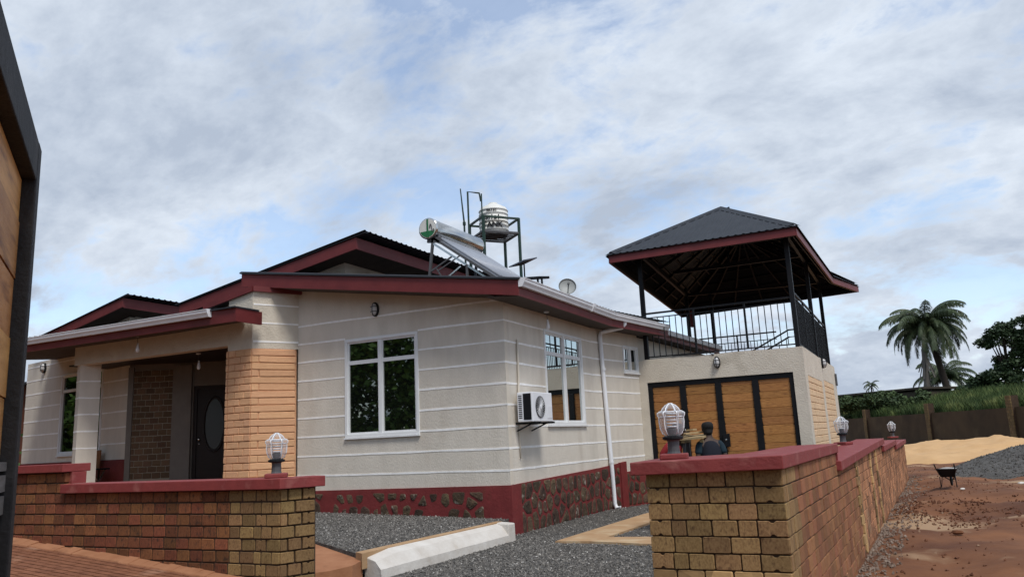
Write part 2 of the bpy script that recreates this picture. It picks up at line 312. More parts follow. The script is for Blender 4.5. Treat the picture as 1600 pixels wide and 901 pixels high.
class Wall:                       # local frame: s along the wall, o outward (right of travel), z up
    def __init__(s, p0, p1):
        s.p0 = V(p0[0], p0[1], 0); d = V(p1[0] - p0[0], p1[1] - p0[1], 0); s.len = d.length; s.d = d.normalized(); s.n = V(s.d.y, -s.d.x, 0)
        s.ang = math.atan2(s.d.y, s.d.x)
    def P(s, a, o, z): return s.p0 + s.d * a + s.n * o + V(0, 0, z)
    def box(s, mb, s0, s1, o0, o1, z0, z1, z1b=None, z0b=None):
        z1b = z1 if z1b is None else z1b; z0b = z0 if z0b is None else z0b
        b = [s.P(s0, o0, z0), s.P(s0, o1, z0), s.P(s1, o1, z0b), s.P(s1, o0, z0b)]; t = [s.P(s0, o0, z1), s.P(s0, o1, z1), s.P(s1, o1, z1b), s.P(s1, o0, z1b)]
        mb.hexa(b, t); return mb
    def solid(s, holes, z0, top, th=0.2):   # wall with rectangular openings
        mb = MB(); cuts = sorted({0.0, s.len} | {h[0] for h in holes} | {h[1] for h in holes})
        for a, b in zip(cuts, cuts[1:]):
            hs = sorted([h for h in holes if h[0] <= a + 1e-6 and h[1] >= b - 1e-6], key=lambda h: h[2]); zz = z0
            for h in hs: s.box(mb, a, b, -th, 0, zz, h[2]); zz = h[3]
            s.box(mb, a, b, -th, 0, zz, top(a), top(b))
        return mb
    def stripes(s, parent, zs, s0, s1, holes=(), top=None, mat=None, hgt=0.037):
        for z in zs:
            segs = [(s0, s1)]
            for h in holes:
                if h[2] - 0.02 < z < h[3] + 0.02:
                    segs = [q for a, b in segs for q in ((a, min(b, h[0])), (max(a, h[1]), b)) if q[1] - q[0] > 0.03]
            for a, b in segs:
                if top and (z + 0.05 > top(a) or z + 0.05 > top(b)):
                    continue
                n = max(2, int((b - a) / 0.35)); mb = MB(); pts = []
                for i in range(n + 1):
                    q = a + (b - a) * i / n; j = random.uniform(-0.0045, 0.0045); hh = hgt * random.uniform(0.75, 1.2)
                    pts.append((q, z + j, hh))
                for (a1, zA, hA), (b1, zB, hB) in zip(pts, pts[1:]):
                    s.box(mb, a1, b1, -0.01, 0.006, zA - hA / 2, zA + hA / 2, zB + hB / 2, zB - hB / 2)
                mb.build('stripe', mat or STRIPE, parent)
    def place(s, me, name, parent, a, o, z, sx=1, sz=1, rot=0, sy=1):
        ob = put(name, me, parent); ob.location = s.P(a, o, z); ob.rotation_euler = (random.uniform(-.02, .02) if name == 'brick' else 0, random.uniform(-.008, .008) if name == 'brick' else 0, s.ang + rot + (random.uniform(-.012, .012) if name == 'brick' else 0)); ob.scale = (sx, sy, sz); return ob

def brick_mesh(name, mat, Lx=1.0, H=1.0, D=0.06, bev=0.05, notch=False, seed=0, bz=0.07):
    r = random.Random(seed); j = lambda a: r.uniform(-a, a)
    x, z = Lx / 2, H / 2; mb = MB()
    if not notch:
        ou = [(-x + j(.012), -z + .06 + j(.02)), (-x + .04 + j(.01), -z + j(.02)), (x - .04 + j(.012), -z + j(.02)), (x + j(.012), -z + .06 + j(.02)), (x + j(.012), z - .06 + j(.02)), (x - .04 + j(.01), z + j(.02)), (-x + .04 + j(.01), z + j(.02)), (-x + j(.012), z - .06 + j(.02))]
    else:
        ou = [(-x, -z), (-.13, -z), (-.04, -z + .13), (.04, -z + .13), (.13, -z), (x, -z), (x, z), (.13, z), (.04, z - .13), (-.04, z - .13), (-.13, z), (-x, z)]
    n = len(ou)
    inn = [(a * (1 - bev * 2 / Lx), b * (1 - bz * 2 / H)) for a, b in ou]
    vs = [(a, 0.0 + j(.002), b) for a, b in inn] + [(a, 0.008, b) for a, b in ou] + [(a, D, b) for a, b in ou]
    fs = [tuple(range(n))] + [(i, n + i, n + (i + 1) % n, (i + 1) % n) for i in range(n)] + [(n + i, 2 * n + i, 2 * n + (i + 1) % n, n + (i + 1) % n) for i in range(n)]
    mb.add(vs, fs); return mb.mesh(name, mat)

# ------------------------------------------------------------------ ground
def sst(a, b, x): t = max(0, min(1, (x - a) / (b - a))); return t * t * (3 - 2 * t)
def gh(x, y):
    left = max(0.0, min(1.3, 0.36 - 0.085 * (x + 0.35))) if x < 0.9 else 0.0
    if x < 0.9: left *= 1 - sst(0.1, 0.9, x)
    k = 1 - sst(-6.35, -6.0, y)
    h = left * k * (1 - sst(-13, -40, y) if y < -13 else 1) - 0.06
    if x > 6.0 and y > -8:
        f = min(1, (x - 6.0) / 0.6); h += f * (0.06 + 0.09 * noise.noise(V(x * 0.8, y * 0.45, 1)) + 0.05 * noise.noise(V(x * 2.6, y * 1.6, 5)) + .03 * math.sin(3.4 * (x - .12 * y) + 1.5 * noise.noise(V(x * .4, y * .3, 2))))
        ridge = math.exp(-((y - 4.6 + 0.6 * noise.noise(V(x, 0, 3))) / 1.1) ** 2); h += f * 0.16 * ridge * (0.6 + 0.8 * noise.noise(V(x * 1.5, y * 1.5, 9)))
    if y > 25: h += 3.2 * sst(2.0, 12, ((x + 6) * 54.5 + (y - 88) * 23) / 59.15)
    return h
def axis(lo, hi, fine0, fine1, st):
    a = []; x = fine0; step = st
    while x <= fine1: a.append(x); x += st
    while a[-1] < hi: step *= 1.35; a.append(a[-1] + step)
    step = st; b = [fine0]
    while b[-1] > lo: step *= 1.35; b.append(b[-1] - step)
    return sorted(set(b[1:] + a))
xs = axis(-700, 900, -9, 16, 0.22); ys = axis(-500, 1600, -10, 22, 0.25)
ys = sorted(set(ys + [56, 58, 60, 62, 64, 66, 68]))
mb = MB(); mb.v = [(x, y, gh(x, y)) for y in ys for x in xs]; nx = len(xs)
mb.f = [(j * nx + i, j * nx + i + 1, (j + 1) * nx + i + 1, (j + 1) * nx + i) for j in range(len(ys) - 1) for i in range(nx - 1)]
tag(mb.build('ground', SOIL, smooth=True), 'bare red laterite ground around the house and out to the horizon', kind='structure')

def sheet(name, poly, z, mat, th=0.05, label=None):
    mb = MB().prism(poly, (lambda x, y: z(x, y) - th) if callable(z) else z - th, z)
    return tag(mb.build(name, mat), label, kind='structure')
GY = [(0.0, -5.0), (1.0, -8.2), (4.9, -8.2), (4.9, -5.6), (5.35, -5.6), (5.75, 6.94), (0.9, 6.94), (0.1, 4.7), (0.0, -0.1), (0.28, -0.7), (-0.1, -4.3)]
sheet('gravel_yard', GY, 0.0, GRAV, 0.1, 'grey gravel yard between the house and the right hand boundary wall')
GB = [(-5.0, -0.02), (-5.6, -0.9), (-6.2, -3.0), (-1.5, -3.55), (-0.05, -4.35), (0.02, -0.9), (-0.05, -0.02)]
gbz = lambda x, y: 0.29 - 0.028 * x
sheet('gravel_bed', GB, gbz, GRAV, 0.25, 'raised bed of grey gravel along the front wall of the house')
AP = [(-4.0, -3.25), (-1.5, -3.56), (-0.02, -4.36), (0.02, -4.62), (-0.12, -4.9), (-0.9, -5.6), (-3.5, -6.1)]
sheet('terracotta_apron', AP, lambda x, y: 0.27 - 0.02 * x - .10 * max(0, -y - 3.9), TERRA, 0.35, 'terracotta coloured screed strip at the end of the white kerb')
sheet('bed_edging', [(-0.16, -4.32), (0.02, -4.42), (0.12, -0.62), (0.0, -0.62)], 0.318, TANC, 0.2, 'thin tan edging strip behind the white kerb')
sheet('planting_bed_edging', [(1.22, -0.86), (1.80, -0.80), (2.70, -0.97), (3.4, -0.98), (3.4, -0.22), (2.56, -0.16), (1.91, -0.27), (1.93, 0.6), (1.98, 1.72), (2.1, 4.0), (1.5, 4.6), (1.36, 3.46)], 0.035, TANC, 0.08, 'tan screed edging in the shape of a V on the gravel')
# driveway of clay pavers in front of the left wall
mb = MB(); yy = -9.4; row = 0
rr = random.Random(3)
while yy < -6.62:
    x = -6.5 + (row % 2) * 0.11
    while x < 0.7:
        d = rr.uniform(-.002, .002); a, b = x + .006, x + .212
        mb.hexa([(a, yy, gh(a, yy) + .02), (b, yy, gh(b, yy) + .02), (b, yy + .086, gh(b, yy) + .02), (a, yy + .086, gh(a, yy) + .02)],
                [(a, yy, gh(a, yy) + .07 + d), (b, yy, gh(b, yy) + .07 + d + rr.uniform(-.0015, .0015)), (b, yy + .086, gh(b, yy) + .07 + d), (a, yy + .086, gh(a, yy) + .07 + d)]); x += 0.22
    yy += 0.108; row += 1
tag(mb.build('clay_pavers', PAVE), 'sloping drive of rows of red clay pavers before the left wall', kind='stuff')
mb = MB()
for i in range(30):
    x = -4.6 + i * 0.175; x2 = x + 0.175; z = gh(x, -6.6) + .07; z2 = gh(x2, -6.6) + .07; q = rr.uniform(.03, .06)
    mb.hexa([(x, -6.6, z - .1), (x, -6.6 - q * 2, z - .1), (x2, -6.6 - q * 2, z2 - .1), (x2, -6.5, z2 - .1)], [(x, -6.5, z + q), (x, -6.6 - q, z + .012), (x2, -6.6 - q, z2 + .012), (x2, -6.5, z2 + q)])
tag(mb.build('mortar_fillet', TERRA), 'pale mortar fillet along the foot of the left wall', kind='stuff')

# ------------------------------------------------------------------ HOUSE
house = thing('house', 'beige single storey house with white joint lines, red fascias and charcoal roofs', 'house', (-5, 3, 0))
ZS = [1.158 + 0.4 * k for k in range(-1, 12)]
def roofA(X): return 4.545 + (0.68 - X) * 0.154
def window(wl, s0, s1, z0, z1, mull, trans, parent, pane=PANE, depth=0.0, fw=0.065, open_sash=None):
    f = MB(); o0, o1 = -0.10, 0.025 + depth
    wl.box(f, s0, s1, o0, o1, z0, z0 + fw); wl.box(f, s0, s1, o0, o1, z1 - fw, z1)
    wl.box(f, s0, s0 + fw, o0, o1 - .001, z0 + fw, z1 - fw); wl.box(f, s1 - fw, s1, o0, o1 - .001, z0 + fw, z1 - fw)
    wf = f.build('window', ALU, parent, bevel=0.006)
    xs_ = [s0 + fw] + list(mull) + [s1 - fw]; zs_ = [z0 + fw] + ([trans] if trans else []) + [z1 - fw]
    for m in mull:
        q = MB(); wl.box(q, m - .04, m + .04, -0.06, 0.012 + depth, z0 + fw, z1 - fw); q.build('mullion', ALU, wf)
    for i in range(len(xs_) - 1):
        a, b = xs_[i] + (0.03 if i else 0), xs_[i + 1] - (0.03 if i < len(xs_) - 2 else 0); k = 0.035
        ov = 0.004 * (i % 2); q = MB()
        wl.box(q, a, b, -0.05, -0.008 + ov, z0 + fw, z0 + fw + k); wl.box(q, a, b, -0.05, -0.008 + ov, z1 - fw - k, z1 - fw)
        wl.box(q, a, a + k, -0.05, -0.009 + ov, z0 + fw + k, z1 - fw - k); wl.box(q, b - k, b, -0.05, -0.009 + ov, z0 + fw + k, z1 - fw - k)
        if trans: wl.box(q, a + k, b - k, -0.05, -0.0095 + ov, trans - .04, trans + .04)
        q.build('sash', ALU, wf)
        zz = [z0 + fw + k] + ([trans - .04, trans + .04] if trans else []) + [z1 - fw - k]
        for c, d in zip(zz[::2], zz[1::2]):
            tl = random.uniform(-.002, .002)
            q = MB(); wl.box(q, a + k, b - k, -0.045, -0.03, c, d); q.build('pane', pane, wf)
    s = MB(); wl.box(s, s0 - .01, s1 + .01, 0.0, 0.05 + depth, z0 - .035, z0 - .002); s.build('sill', ALU, wf, bevel=0.004)
    return wf
def clip(poly, a, b, c):      # keep a*x+b*y <= c
    out = []
    for i in range(len(poly)):
        p, q = poly[i], poly[(i + 1) % len(poly)]; dp, dq = a * p[0] + b * p[1] - c, a * q[0] + b * q[1] - c
        if dp <= 0: out.append(p)
        if dp * dq < 0: t = dp / (dp - dq); out.append((p[0] + (q[0] - p[0]) * t, p[1] + (q[1] - p[1]) * t))
    return out
def stones(wl, parent, s0, s1, zlo, zhi, cell, off, seed, joint=0.012, keep=1.0, shrink=(0.0, 0.0)):
    # rubble fitted cell by cell: jittered seeds, each cell clipped against its neighbours, corners rounded
    r = random.Random(seed); pts = []; zl = zlo if callable(zlo) else (lambda s: zlo)
    nz = max(1, round((zhi - zl(s0)) / cell)); ns = max(1, round((s1 - s0) / (cell * 1.12)))
    for i in range(ns):
        for j in range(nz):
            sx = s0 + (i + .5 + .5 * (j % 2) - .25 + r.uniform(-.36, .36)) * (s1 - s0) / ns; lo = zl(sx)
            pts.append((sx, lo + (j + .5 + r.uniform(-.34, .34)) * (zhi - lo) / nz))
    for i, (x, z) in enumerate(pts):
        if r.random() > keep: continue
        lo = zl(x); P_ = [(s0, lo - .03), (s1, lo - .03), (s1, zhi), (s0, zhi)]
        for k, (x2, z2) in enumerate(pts):
            if k == i or abs(x2 - x) > cell * 3: continue
            a, b = x2 - x, z2 - z; d = math.hypot(a, b)
            if d < 1e-3: continue
            a /= d; b /= d; P_ = clip(P_, a, b, a * (x + x2) / 2 + b * (z + z2) / 2 - joint * r.uniform(.5, 1.5))
            if len(P_) < 3: break
        if len(P_) < 3: continue
        k = 1 - r.uniform(*shrink); mx, mz = sum(p[0] for p in P_) / len(P_), sum(p[1] for p in P_) / len(P_)
        P_ = [(mx + (p[0] - mx) * k, mz + (p[1] - mz) * k) for p in P_]
        for _ in range(2): P_ = [q for a, b in zip(P_, P_[1:] + P_[:1]) for q in ((a[0] * .86 + b[0] * .14, a[1] * .86 + b[1] * .14), (a[0] * .14 + b[0] * .86, a[1] * .14 + b[1] * .86))]
        P_ = P_[::2] if len(P_) > 16 else P_
        if max(p[0] for p in P_) - min(p[0] for p in P_) < .05 or max(p[1] for p in P_) - min(p[1] for p in P_) < .05: continue
        n = len(P_); dep = r.uniform(.008, .022); vs = [wl.P(a, off - .006, b) for a, b in P_]
        vs += [wl.P(mx + (a - mx) * .86, off + dep * r.uniform(.4, .8), mz + (b - mz) * .86) for a, b in P_]; vs += [wl.P(mx + (a - mx) * .5, off + dep * r.uniform(.6, 1.3), mz + (b - mz) * .5) for a, b in P_]
        fs = [(g * n + q, g * n + (q + 1) % n, (g + 1) * n + (q + 1) % n, (g + 1) * n + q) for g in range(2) for q in range(n)] + [tuple(range(2 * n, 3 * n))]
        MB().add(vs, fs).build('stone', STONE, parent)

# --- front wall
FW = Wall((-5.08, 0), (0, 0))
topF = lambda s: roofA(-5.08 + s) - 0.20
hF = [(1.29, 3.13, 1.90, 3.94)]
front = FW.solid(hF, 0.0, topF).build('front_wall', BEIGE, house)
FW.stripes(front, ZS[1:], 0.0, FW.len, hF, lambda s: topF(s) + .05)
window(FW, 1.29, 3.13, 1.90, 3.94, [2.19], 3.44, house, PANED)
pl = MB(); FW.box(pl, 0.2, FW.len + 0.035, 0, 0.035, -0.05, 0.85, 0.89); plf = pl.build('plinth', REDP, house)
stones(FW, plf, 0.45, 4.55, lambda s: 0.38 - 0.035 * (s - .5), 0.80, 0.235, 0.035, 5, .016, .72, (.05, .36))
# --- right wall, two lengths with a slight bend
RA = Wall((0, 0), (0, 4.62)); RB = Wall((0, 4.62), (0.405, 6.99))
hA = [(1.80, 3.93, 1.97, 3.98)]
topR = lambda s: 4.44
mb = MB()
for a_, b_, zz_ in ((0.2, 1.80, [(0, 4.44)]), (1.80, 3.93, [(0, 1.97), (3.98, 4.44)]), (3.93, RA.len, [(0, 4.44)])):
    for z0_, z1_ in zz_: RA.box(mb, a_, b_, -.2, 0, z0_, z1_)
ra = mb.build('right_wall', BEIGE, house)
RA.stripes(ra, ZS[1:9], 0.0, RA.len, hA, topR)
window(RA, 1.80, 3.93, 1.97, 3.98, [2.88], 3.48, house, PANE)
hB = [(1.55, 2.38, 3.28, 3.98)]
rb = RB.solid(hB, 0.0, topR).build('right_wall', BEIGE, house)
RB.stripes(rb, ZS[1:9], 0.0, RB.len, hB, topR)
window(RB, 1.55, 2.38, 3.28, 3.98, [1.95], None, house, PANE, fw=0.05)
cb = MB(); RA.box(cb, 0.0, 0.13, 0, 0.004, 0.9, 3.0); RA.box(cb, 0.02, 0.10, 0, 0.0045, 3.0, 4.4); cb.build('corner_band', BEIGE_R, house)
pl = MB(); RA.box(pl, 0.0, 0.45, 0, 0.035, -0.05, 0.89, 0.90); RA.box(pl, 0.45, RA.len, 0, 0.035, -0.05, 0.90, 0.97); plr = pl.build('plinth', REDP, house)
stones(RA, plr, 0.36, 4.6, 0.0, 0.90, 0.26, 0.035, 11, .009, .98, (.0, .10))
pl = MB(); RB.box(pl, 0, 0.92, 0, 0.035, -0.05, 0.97, 1.03); RB.box(pl, 0.92, 1.22, 0, 0.07, -0.05, 1.04, 1.06); RB.box(pl, 1.22, RB.len, 0, 0.035, -0.05, 0.80, 0.83)
plb = pl.build('plinth', REDP, house)
stones(RB, plb, 0.02, 0.9, 0.0, 0.94, 0.25, 0.035, 13, .012, .97, (.0, .14))
stones(RB, plb, 1.25, 2.36, 0.0, 0.78, 0.25, 0.035, 14, .012, .97, (.0, .14))
# wall and second gutter behind the terrace railing
RC = Wall((0.12, 7.0), (0.50, 14.6))
rc = RC.solid([], 3.3, lambda s: 4.35).build('rear_wall', BEIGE, house)
MB().extrude([(0, 0), (0.12, 0), (0.14, 0.13), (0, 0.13)], [(0.62, 7.6, 4.46), (1.02, 14.4, 4.46)]).build('gutter', WHITE, house)
MB().extrude([(-0.05, -0.12), (-0.004, -0.12), (-0.004, 0.12), (-0.05, 0.12)], [(0.62, 7.6, 4.46), (1.02, 14.4, 4.46)]).build('fascia', FASC, house)
mb = MB(); mb.hexa([(-2, 7.3, 4.4), (0.6, 7.6, 4.38), (1.0, 14.4, 4.38), (-2, 14.4, 4.4)], [(-2, 7.3, 4.42), (0.6, 7.6, 4.40), (1.0, 14.4, 4.40), (-2, 14.4, 4.42)]); mb.build('soffit', SOFF, house)
# downpipe, conduit
dp = MB().tube([(0.735, 5.1, 4.50), (0.72, 5.1, 4.36), (0.66, 5.08, 4.29), (0.30, 5.0, 4.235), (0.14, 4.95, 4.20), (0.115, 4.95, 4.08), (0.125, 4.98, 3.2), (0.155, 5.05, 1.05), (0.165, 5.06, 0.12), (0.20, 5.06, 0.03), (0.30, 5.07, 0.012)], 0.052, 12)
dpo = dp.build('downpipe', WHITE, house, smooth=True)
for z, y in ((3.3, 4.975), (1.08, 5.05)): MB().lathe([(0.06, z - .03), (0.06, z + .03)], (0.137 if z > 2 else 0.155, y, 0), 12).build('collar', WHITE, dpo)
MB().tube([(0.03, 0.50, 3.62), (0.03, 0.48, 2.9), (0.035, 0.42, 2.45), (0.06, 0.42, 2.32)], 0.022, 8).build('conduit', BEIGE_R, house, smooth=True)
MB().tube([(0.02, 0.43, 2.02), (0.02, 0.43, 1.35)], 0.014, 6).build('conduit', BEIGE_R, house, smooth=True)

# --- roof A (low shed roof over the right half)
def ripple(s, p=0.2, a=0.018):
    t = (s / p) % 1.0; return a * (sst(0.0, .18, t) - sst(.34, .52, t))
def corr(mb, eave, ridge, n, pitch=0.2, amp=0.02):   # eave(t), ridge(t): points; t in metres along the eave
    Ls, f0, f1 = n, eave, ridge; N = int(Ls / pitch * 6); vs = []
    for i in range(N + 1):
        s = Ls * i / N; z = V(0, 0, ripple(s, pitch, amp)); a, b = f0(s), f1(s); vs += [a + z, b + z, a + z - V(0, 0, .006), b + z - V(0, 0, .006)]
    fs = []
    for i in range(N):
        o = i * 4; fs += [(o, o + 4, o + 5, o + 1), (o + 2, o + 3, o + 7, o + 6), (o, o + 2, o + 6, o + 4), (o + 1, o + 5, o + 7, o + 3)]
    fs += [(0, 1, 3, 2), (N * 4, N * 4 + 2, N * 4 + 3, N * 4 + 1)]
    return mb.add(vs, fs)
def polypt(pts):
    P = [V(*p) for p in pts]; ls = [(b - a).length for a, b in zip(P, P[1:])]; T = sum(ls)
    def f(s):
        for i, l in enumerate(ls):
            if s <= l or i == len(ls) - 1: return P[i] + (P[i + 1] - P[i]) * (s / l)
            s -= l
    return f, T
EA = [(0.70, -0.64, 4.572), (0.67, 2.0, 4.598), (0.66, 4.5, 4.62), (1.17, 7.6, 4.65)]
fe, TE = polypt(EA)
mb = corr(MB(), fe, lambda s: V(-6.2, fe(s).y, 5.64), TE); roofa = mb.build('roof', ROOFM, house)
MB().hexa([(-6.17, -0.62, 5.31), (-6.17, -0.57, 5.31), (0.655, -0.57, 4.26), (0.655, -0.62, 4.26)][::-1], [(-6.17, -0.62, 5.595), (-6.17, -0.57, 5.595), (0.655, -0.57, 4.54), (0.655, -0.62, 4.54)][::-1]).build('fascia', FASC, roofa)
MB().hexa([(-6.2, -0.66, 5.598), (-6.2, -0.52, 5.598), (0.69, -0.52, 4.546), (0.69, -0.66, 4.546)][::-1], [(-6.2, -0.66, 5.63), (-6.2, -0.52, 5.63), (0.69, -0.52, 4.575), (0.69, -0.66, 4.575)][::-1]).build('verge_trim', ROOFM, roofa)
MB().extrude([(-0.045, -0.28), (0.0, -0.28), (0.0, 0.0), (-0.045, 0.0)], [(0.655, -0.62, 4.54), (0.62, 4.5, 4.54), (1.13, 7.55, 4.54)]).build('fascia', FASC, roofa)
GP = [(0.004, -0.14), (0.075, -0.14), (0.088, -0.10), (0.118, -0.055), (0.122, -0.008), (0.135, 0.0), (0.135, 0.012), (0.118, 0.012), (0.110, -0.02), (0.066, -0.12), (0.016, -0.12), (0.016, 0.012), (0.004, 0.012)]
gut = MB().extrude(GP, [(0.657, -0.60, 4.56), (0.622, 4.5, 4.56), (1.10, 7.45, 4.54)]).build('gutter', WHITE, roofa)
mb = MB().extrude([(0.002, -0.145), (0.08, -0.145), (0.125, -0.055), (0.14, 0.016), (0.002, 0.016)], [(0.657, -0.63, 4.56), (0.6568, -0.60, 4.56)]); mb.build('end_cap', WHITE, gut)
mb = MB().extrude([(0.0, -0.15), (0.082, -0.15), (0.127, -0.058), (0.142, 0.018), (0.0, 0.018)], [(0.648, 2.9, 4.56), (0.6466, 3.02, 4.56)]); mb.build('joint', WHITE, gut)
mb = MB()
mb.hexa([(-0.02, -0.57, 4.30), (0.61, -0.57, 4.262), (0.57, 4.5, 4.262), (-0.02, 4.6, 4.30)], [(-0.02, -0.57, 4.32), (0.61, -0.57, 4.28), (0.57, 4.5, 4.28), (-0.02, 4.6, 4.32)])
mb.hexa([(-0.02, 4.6, 4.30), (0.57, 4.5, 4.262), (1.08, 7.5, 4.262), (0.40, 7.1, 4.30)], [(-0.02, 4.6, 4.32), (0.57, 4.5, 4.28), (1.08, 7.5, 4.28), (0.40, 7.1, 4.32)])
mb.hexa([(-6.2, -0.57, 5.33), (-0.02, -0.57, 4.37), (-0.02, 0.0, 4.37), (-6.2, 0.0, 5.33)], [(-6.2, -0.57, 5.35), (-0.02, -0.57, 4.39), (-0.02, 0.0, 4.39), (-6.2, 0.0, 5.35)])
mb.build('soffit', SOFF, roofa)
# --- roof B (upper shed roof, high edge to the right)
HB = 6.35
mb = corr(MB(), lambda s: V(-3.52, 0.32 + s, HB + .03), lambda s: V(-9.4, 0.32 + s, 5.42), 13.0); roofb = mb.build('roof', ROOFM, house)
def rake(x0, z0, x1, z1, y, h, th=0.045):
    return MB().hexa([(x0, y - th, z0 - h), (x1, y - th, z1 - h), (x1, y, z1 - h), (x0, y, z0 - h)], [(x0, y - th, z0), (x1, y - th, z1), (x1, y, z1), (x0, y, z0)])
rake(-9.3, 5.395, -3.77, 6.27, 0.42, 0.26).build('fascia', FASC, roofb)
MB().box((-3.815, 0.42, HB - 0.345), (-3.77, 13.2, HB - 0.085)).build('fascia', FASC, roofb)
rake(-9.4, 5.41, -3.5, 6.345, 0.46, 0.018, 0.12).build('verge_trim', ROOFM, roofb)
mb = MB().hexa([(-9.3, .43, 5.18), (-3.82, .43, 6.05), (-3.82, 13, 6.05), (-9.3, 13, 5.18)], [(-9.3, .43, 5.20), (-3.82, .43, 6.07), (-3.82, 13, 6.07), (-9.3, 13, 5.20)]); mb.build('soffit', SOFF, roofb)
CB = Wall((-9.2, 1.0), (-4.6, 1.0)); CB.solid([], 4.9, lambda s: 5.25 + 0.155 * s).build('clerestory_wall', BEIGE, house)
CR = Wall((-4.6, 1.2), (-4.6, 13)); CR.solid([], 4.9, lambda s: 6.0).build('clerestory_wall', CREAM, house)
# --- roof C (left shed roof)
HC = 6.1
mb = corr(MB(), lambda s: V(-12.05, 0.93 + s, HC + .02), lambda s: V(-16.2, 0.93 + s, 5.24), 12.0); roofc = mb.build('roof', ROOFM, house)
rake(-16.1, 5.26, -12.25, 6.05, 1.02, 0.26).build('fascia', FASC, roofc)
MB().box((-12.295, 1.02, HC - 0.33), (-12.25, 12.8, HC - 0.06)).build('fascia', FASC, roofc)
rake(-16.2, 5.26, -12.03, 6.105, 1.06, 0.018, 0.12).build('verge_trim', ROOFM, roofc)
mb = MB().hexa([(-16, 1.03, 5.06), (-12.3, 1.03, 5.82), (-12.3, 12, 5.82), (-16, 12, 5.06)], [(-16, 1.03, 5.08), (-12.3, 1.03, 5.84), (-12.3, 12, 5.84), (-16, 12, 5.08)]); mb.build('soffit', SOFF, roofc)
CC = Wall((-16, 1.7), (-12.9, 1.7)); CC.solid([], 4.4, lambda s: 5.05 + 0.2 * s).build('clerestory_wall', BEIGE, house)
CC2 = Wall((-12.9, 1.9), (-12.9, 12.5)); CC2.solid([], 4.4, lambda s: 5.7).build('clerestory_wall', BEIGE, house)
MB().box((-12.2, 2.2, 4.5), (-9.3, 12.0, 5.2)).build('flat_roof', ROOFM, house)

# --- porch
PF = 0.72
MB().prism([(-17.5, -1.5), (-5.6, -1.5), (-5.1, 0), (-5.3, 4), (-17.5, 4)], 0.0, PF).build('porch_floor', TERRA, house)
# rendered column: upper cream part, lower peach brickwork
colp = [(-6.27, -0.87), (-5.57, -0.87), (-5.07, 0.02), (-6.27, 0.02)]
column = MB().prism(colp, 3.86, lambda x, y: 5.12 + 0.02 * (x + 5.57)).build('column', CREAM, house)
CA = Wall((-6.27, -0.87), (-5.57, -0.87)); CBW = Wall((-5.57, -0.87), (-5.08, 0.0))
CBW.stripes(column, [4.01, 4.41, 4.81], 0.02, CBW.len)
lowp = [(-6.30, -0.89), (-5.56, -0.89), (-5.10, -0.06), (-6.30, -0.06)]
core = MB().prism([(-6.285, -0.865), (-5.575, -0.865), (-5.12, -0.07), (-5.12, -0.003), (-6.285, -0.003)], 0.6, 3.859).build('brick_shaft', ORANGE, house)
bo = [brick_mesh('brick', ORANGE, 1, 1, .05, .03, False, 60 + k, .09) for k in range(4)]
LA = Wall((-6.30, -0.885), (-5.565, -0.885)); LB = Wall((-5.565, -0.885), (-5.09, -0.06))
rr = random.Random(4)
zt = 3.85; r_i = 0
while zt > 0.9:
    h = 0.148
    for wl, cuts in ((LA, [0, .07, .42, LA.len] if r_i % 2 else [0, .07, .27, .55, LA.len]), (LB, [0, .16, LB.len] if r_i % 2 else [0, LB.len])):
        for a, b in zip(cuts, cuts[1:]): wl.place(rr.choice(bo), 'brick', core, (a + b) / 2, 0.004 + rr.uniform(0, .012), zt - h / 2, (b - a) - .016, h - .014)
    zt -= h; r_i += 1
MB().prism([(-6.36, -0.93), (-5.5, -0.93), (-5.0, -0.02), (-6.36, -0.02)], 0.6, 1.16).build('column_base', BEIGE_R, house)
rake(-7.0, 4.95, -5.55, 5.20, -0.87, 0.115, 0.06).build('fascia', FASC, house)
q = Wall((-5.55, -0.90), (-5.02, 0.03)); mb = MB(); q.box(mb, 0, q.len, 0.0, 0.05, 5.085, 5.20, 5.17, 5.07); mb.build('fascia', FASC, house)
# beam and post
MB().box((-11.42, -0.87, 3.98), (-6.27, -0.62, 4.52)).build('beam', CREAM, house)
pw_ = Wall((-11.47, -0.75), (-11.17, -0.87)); pw2 = Wall((-11.17, -0.87), (-10.92, -0.50))
post = MB().prism([(-11.47, -0.75), (-11.17, -0.87), (-10.92, -0.50), (-11.25, -0.38)], 0.6, 4.45).build('porch_post', BEIGE, house)
for wl in (pw_, pw2): wl.stripes(post, [1.98, 2.38, 2.78, 3.18, 3.58], 0, wl.len)
# left wing
LWg = Wall((-16.9, 1.35), (-10.87, 0.25))
hl = [(2.35, 4.78, 1.86, 4.10)]
lw = LWg.solid(hl, 0.6, lambda s: 4.62).build('left_wing_wall', BEIGE, house)
LWg.stripes(lw, [2.08 + .4 * k for k in range(7)], 0.0, LWg.len, hl, lambda s: 4.62)
window(LWg, 2.35, 4.78, 1.86, 4.10, [3.55], 3.62, house, PANED)
pl = MB(); LWg.box(pl, 0, LWg.len, 0, 0.03, 0.6, 1.68); pl.build('dado', REDP, house)
LE = Wall((-16.9, 9), (-16.9, 1.35)); LE.solid([], 0.5, lambda s: 4.62).build('left_wing_wall', BEIGE, house)
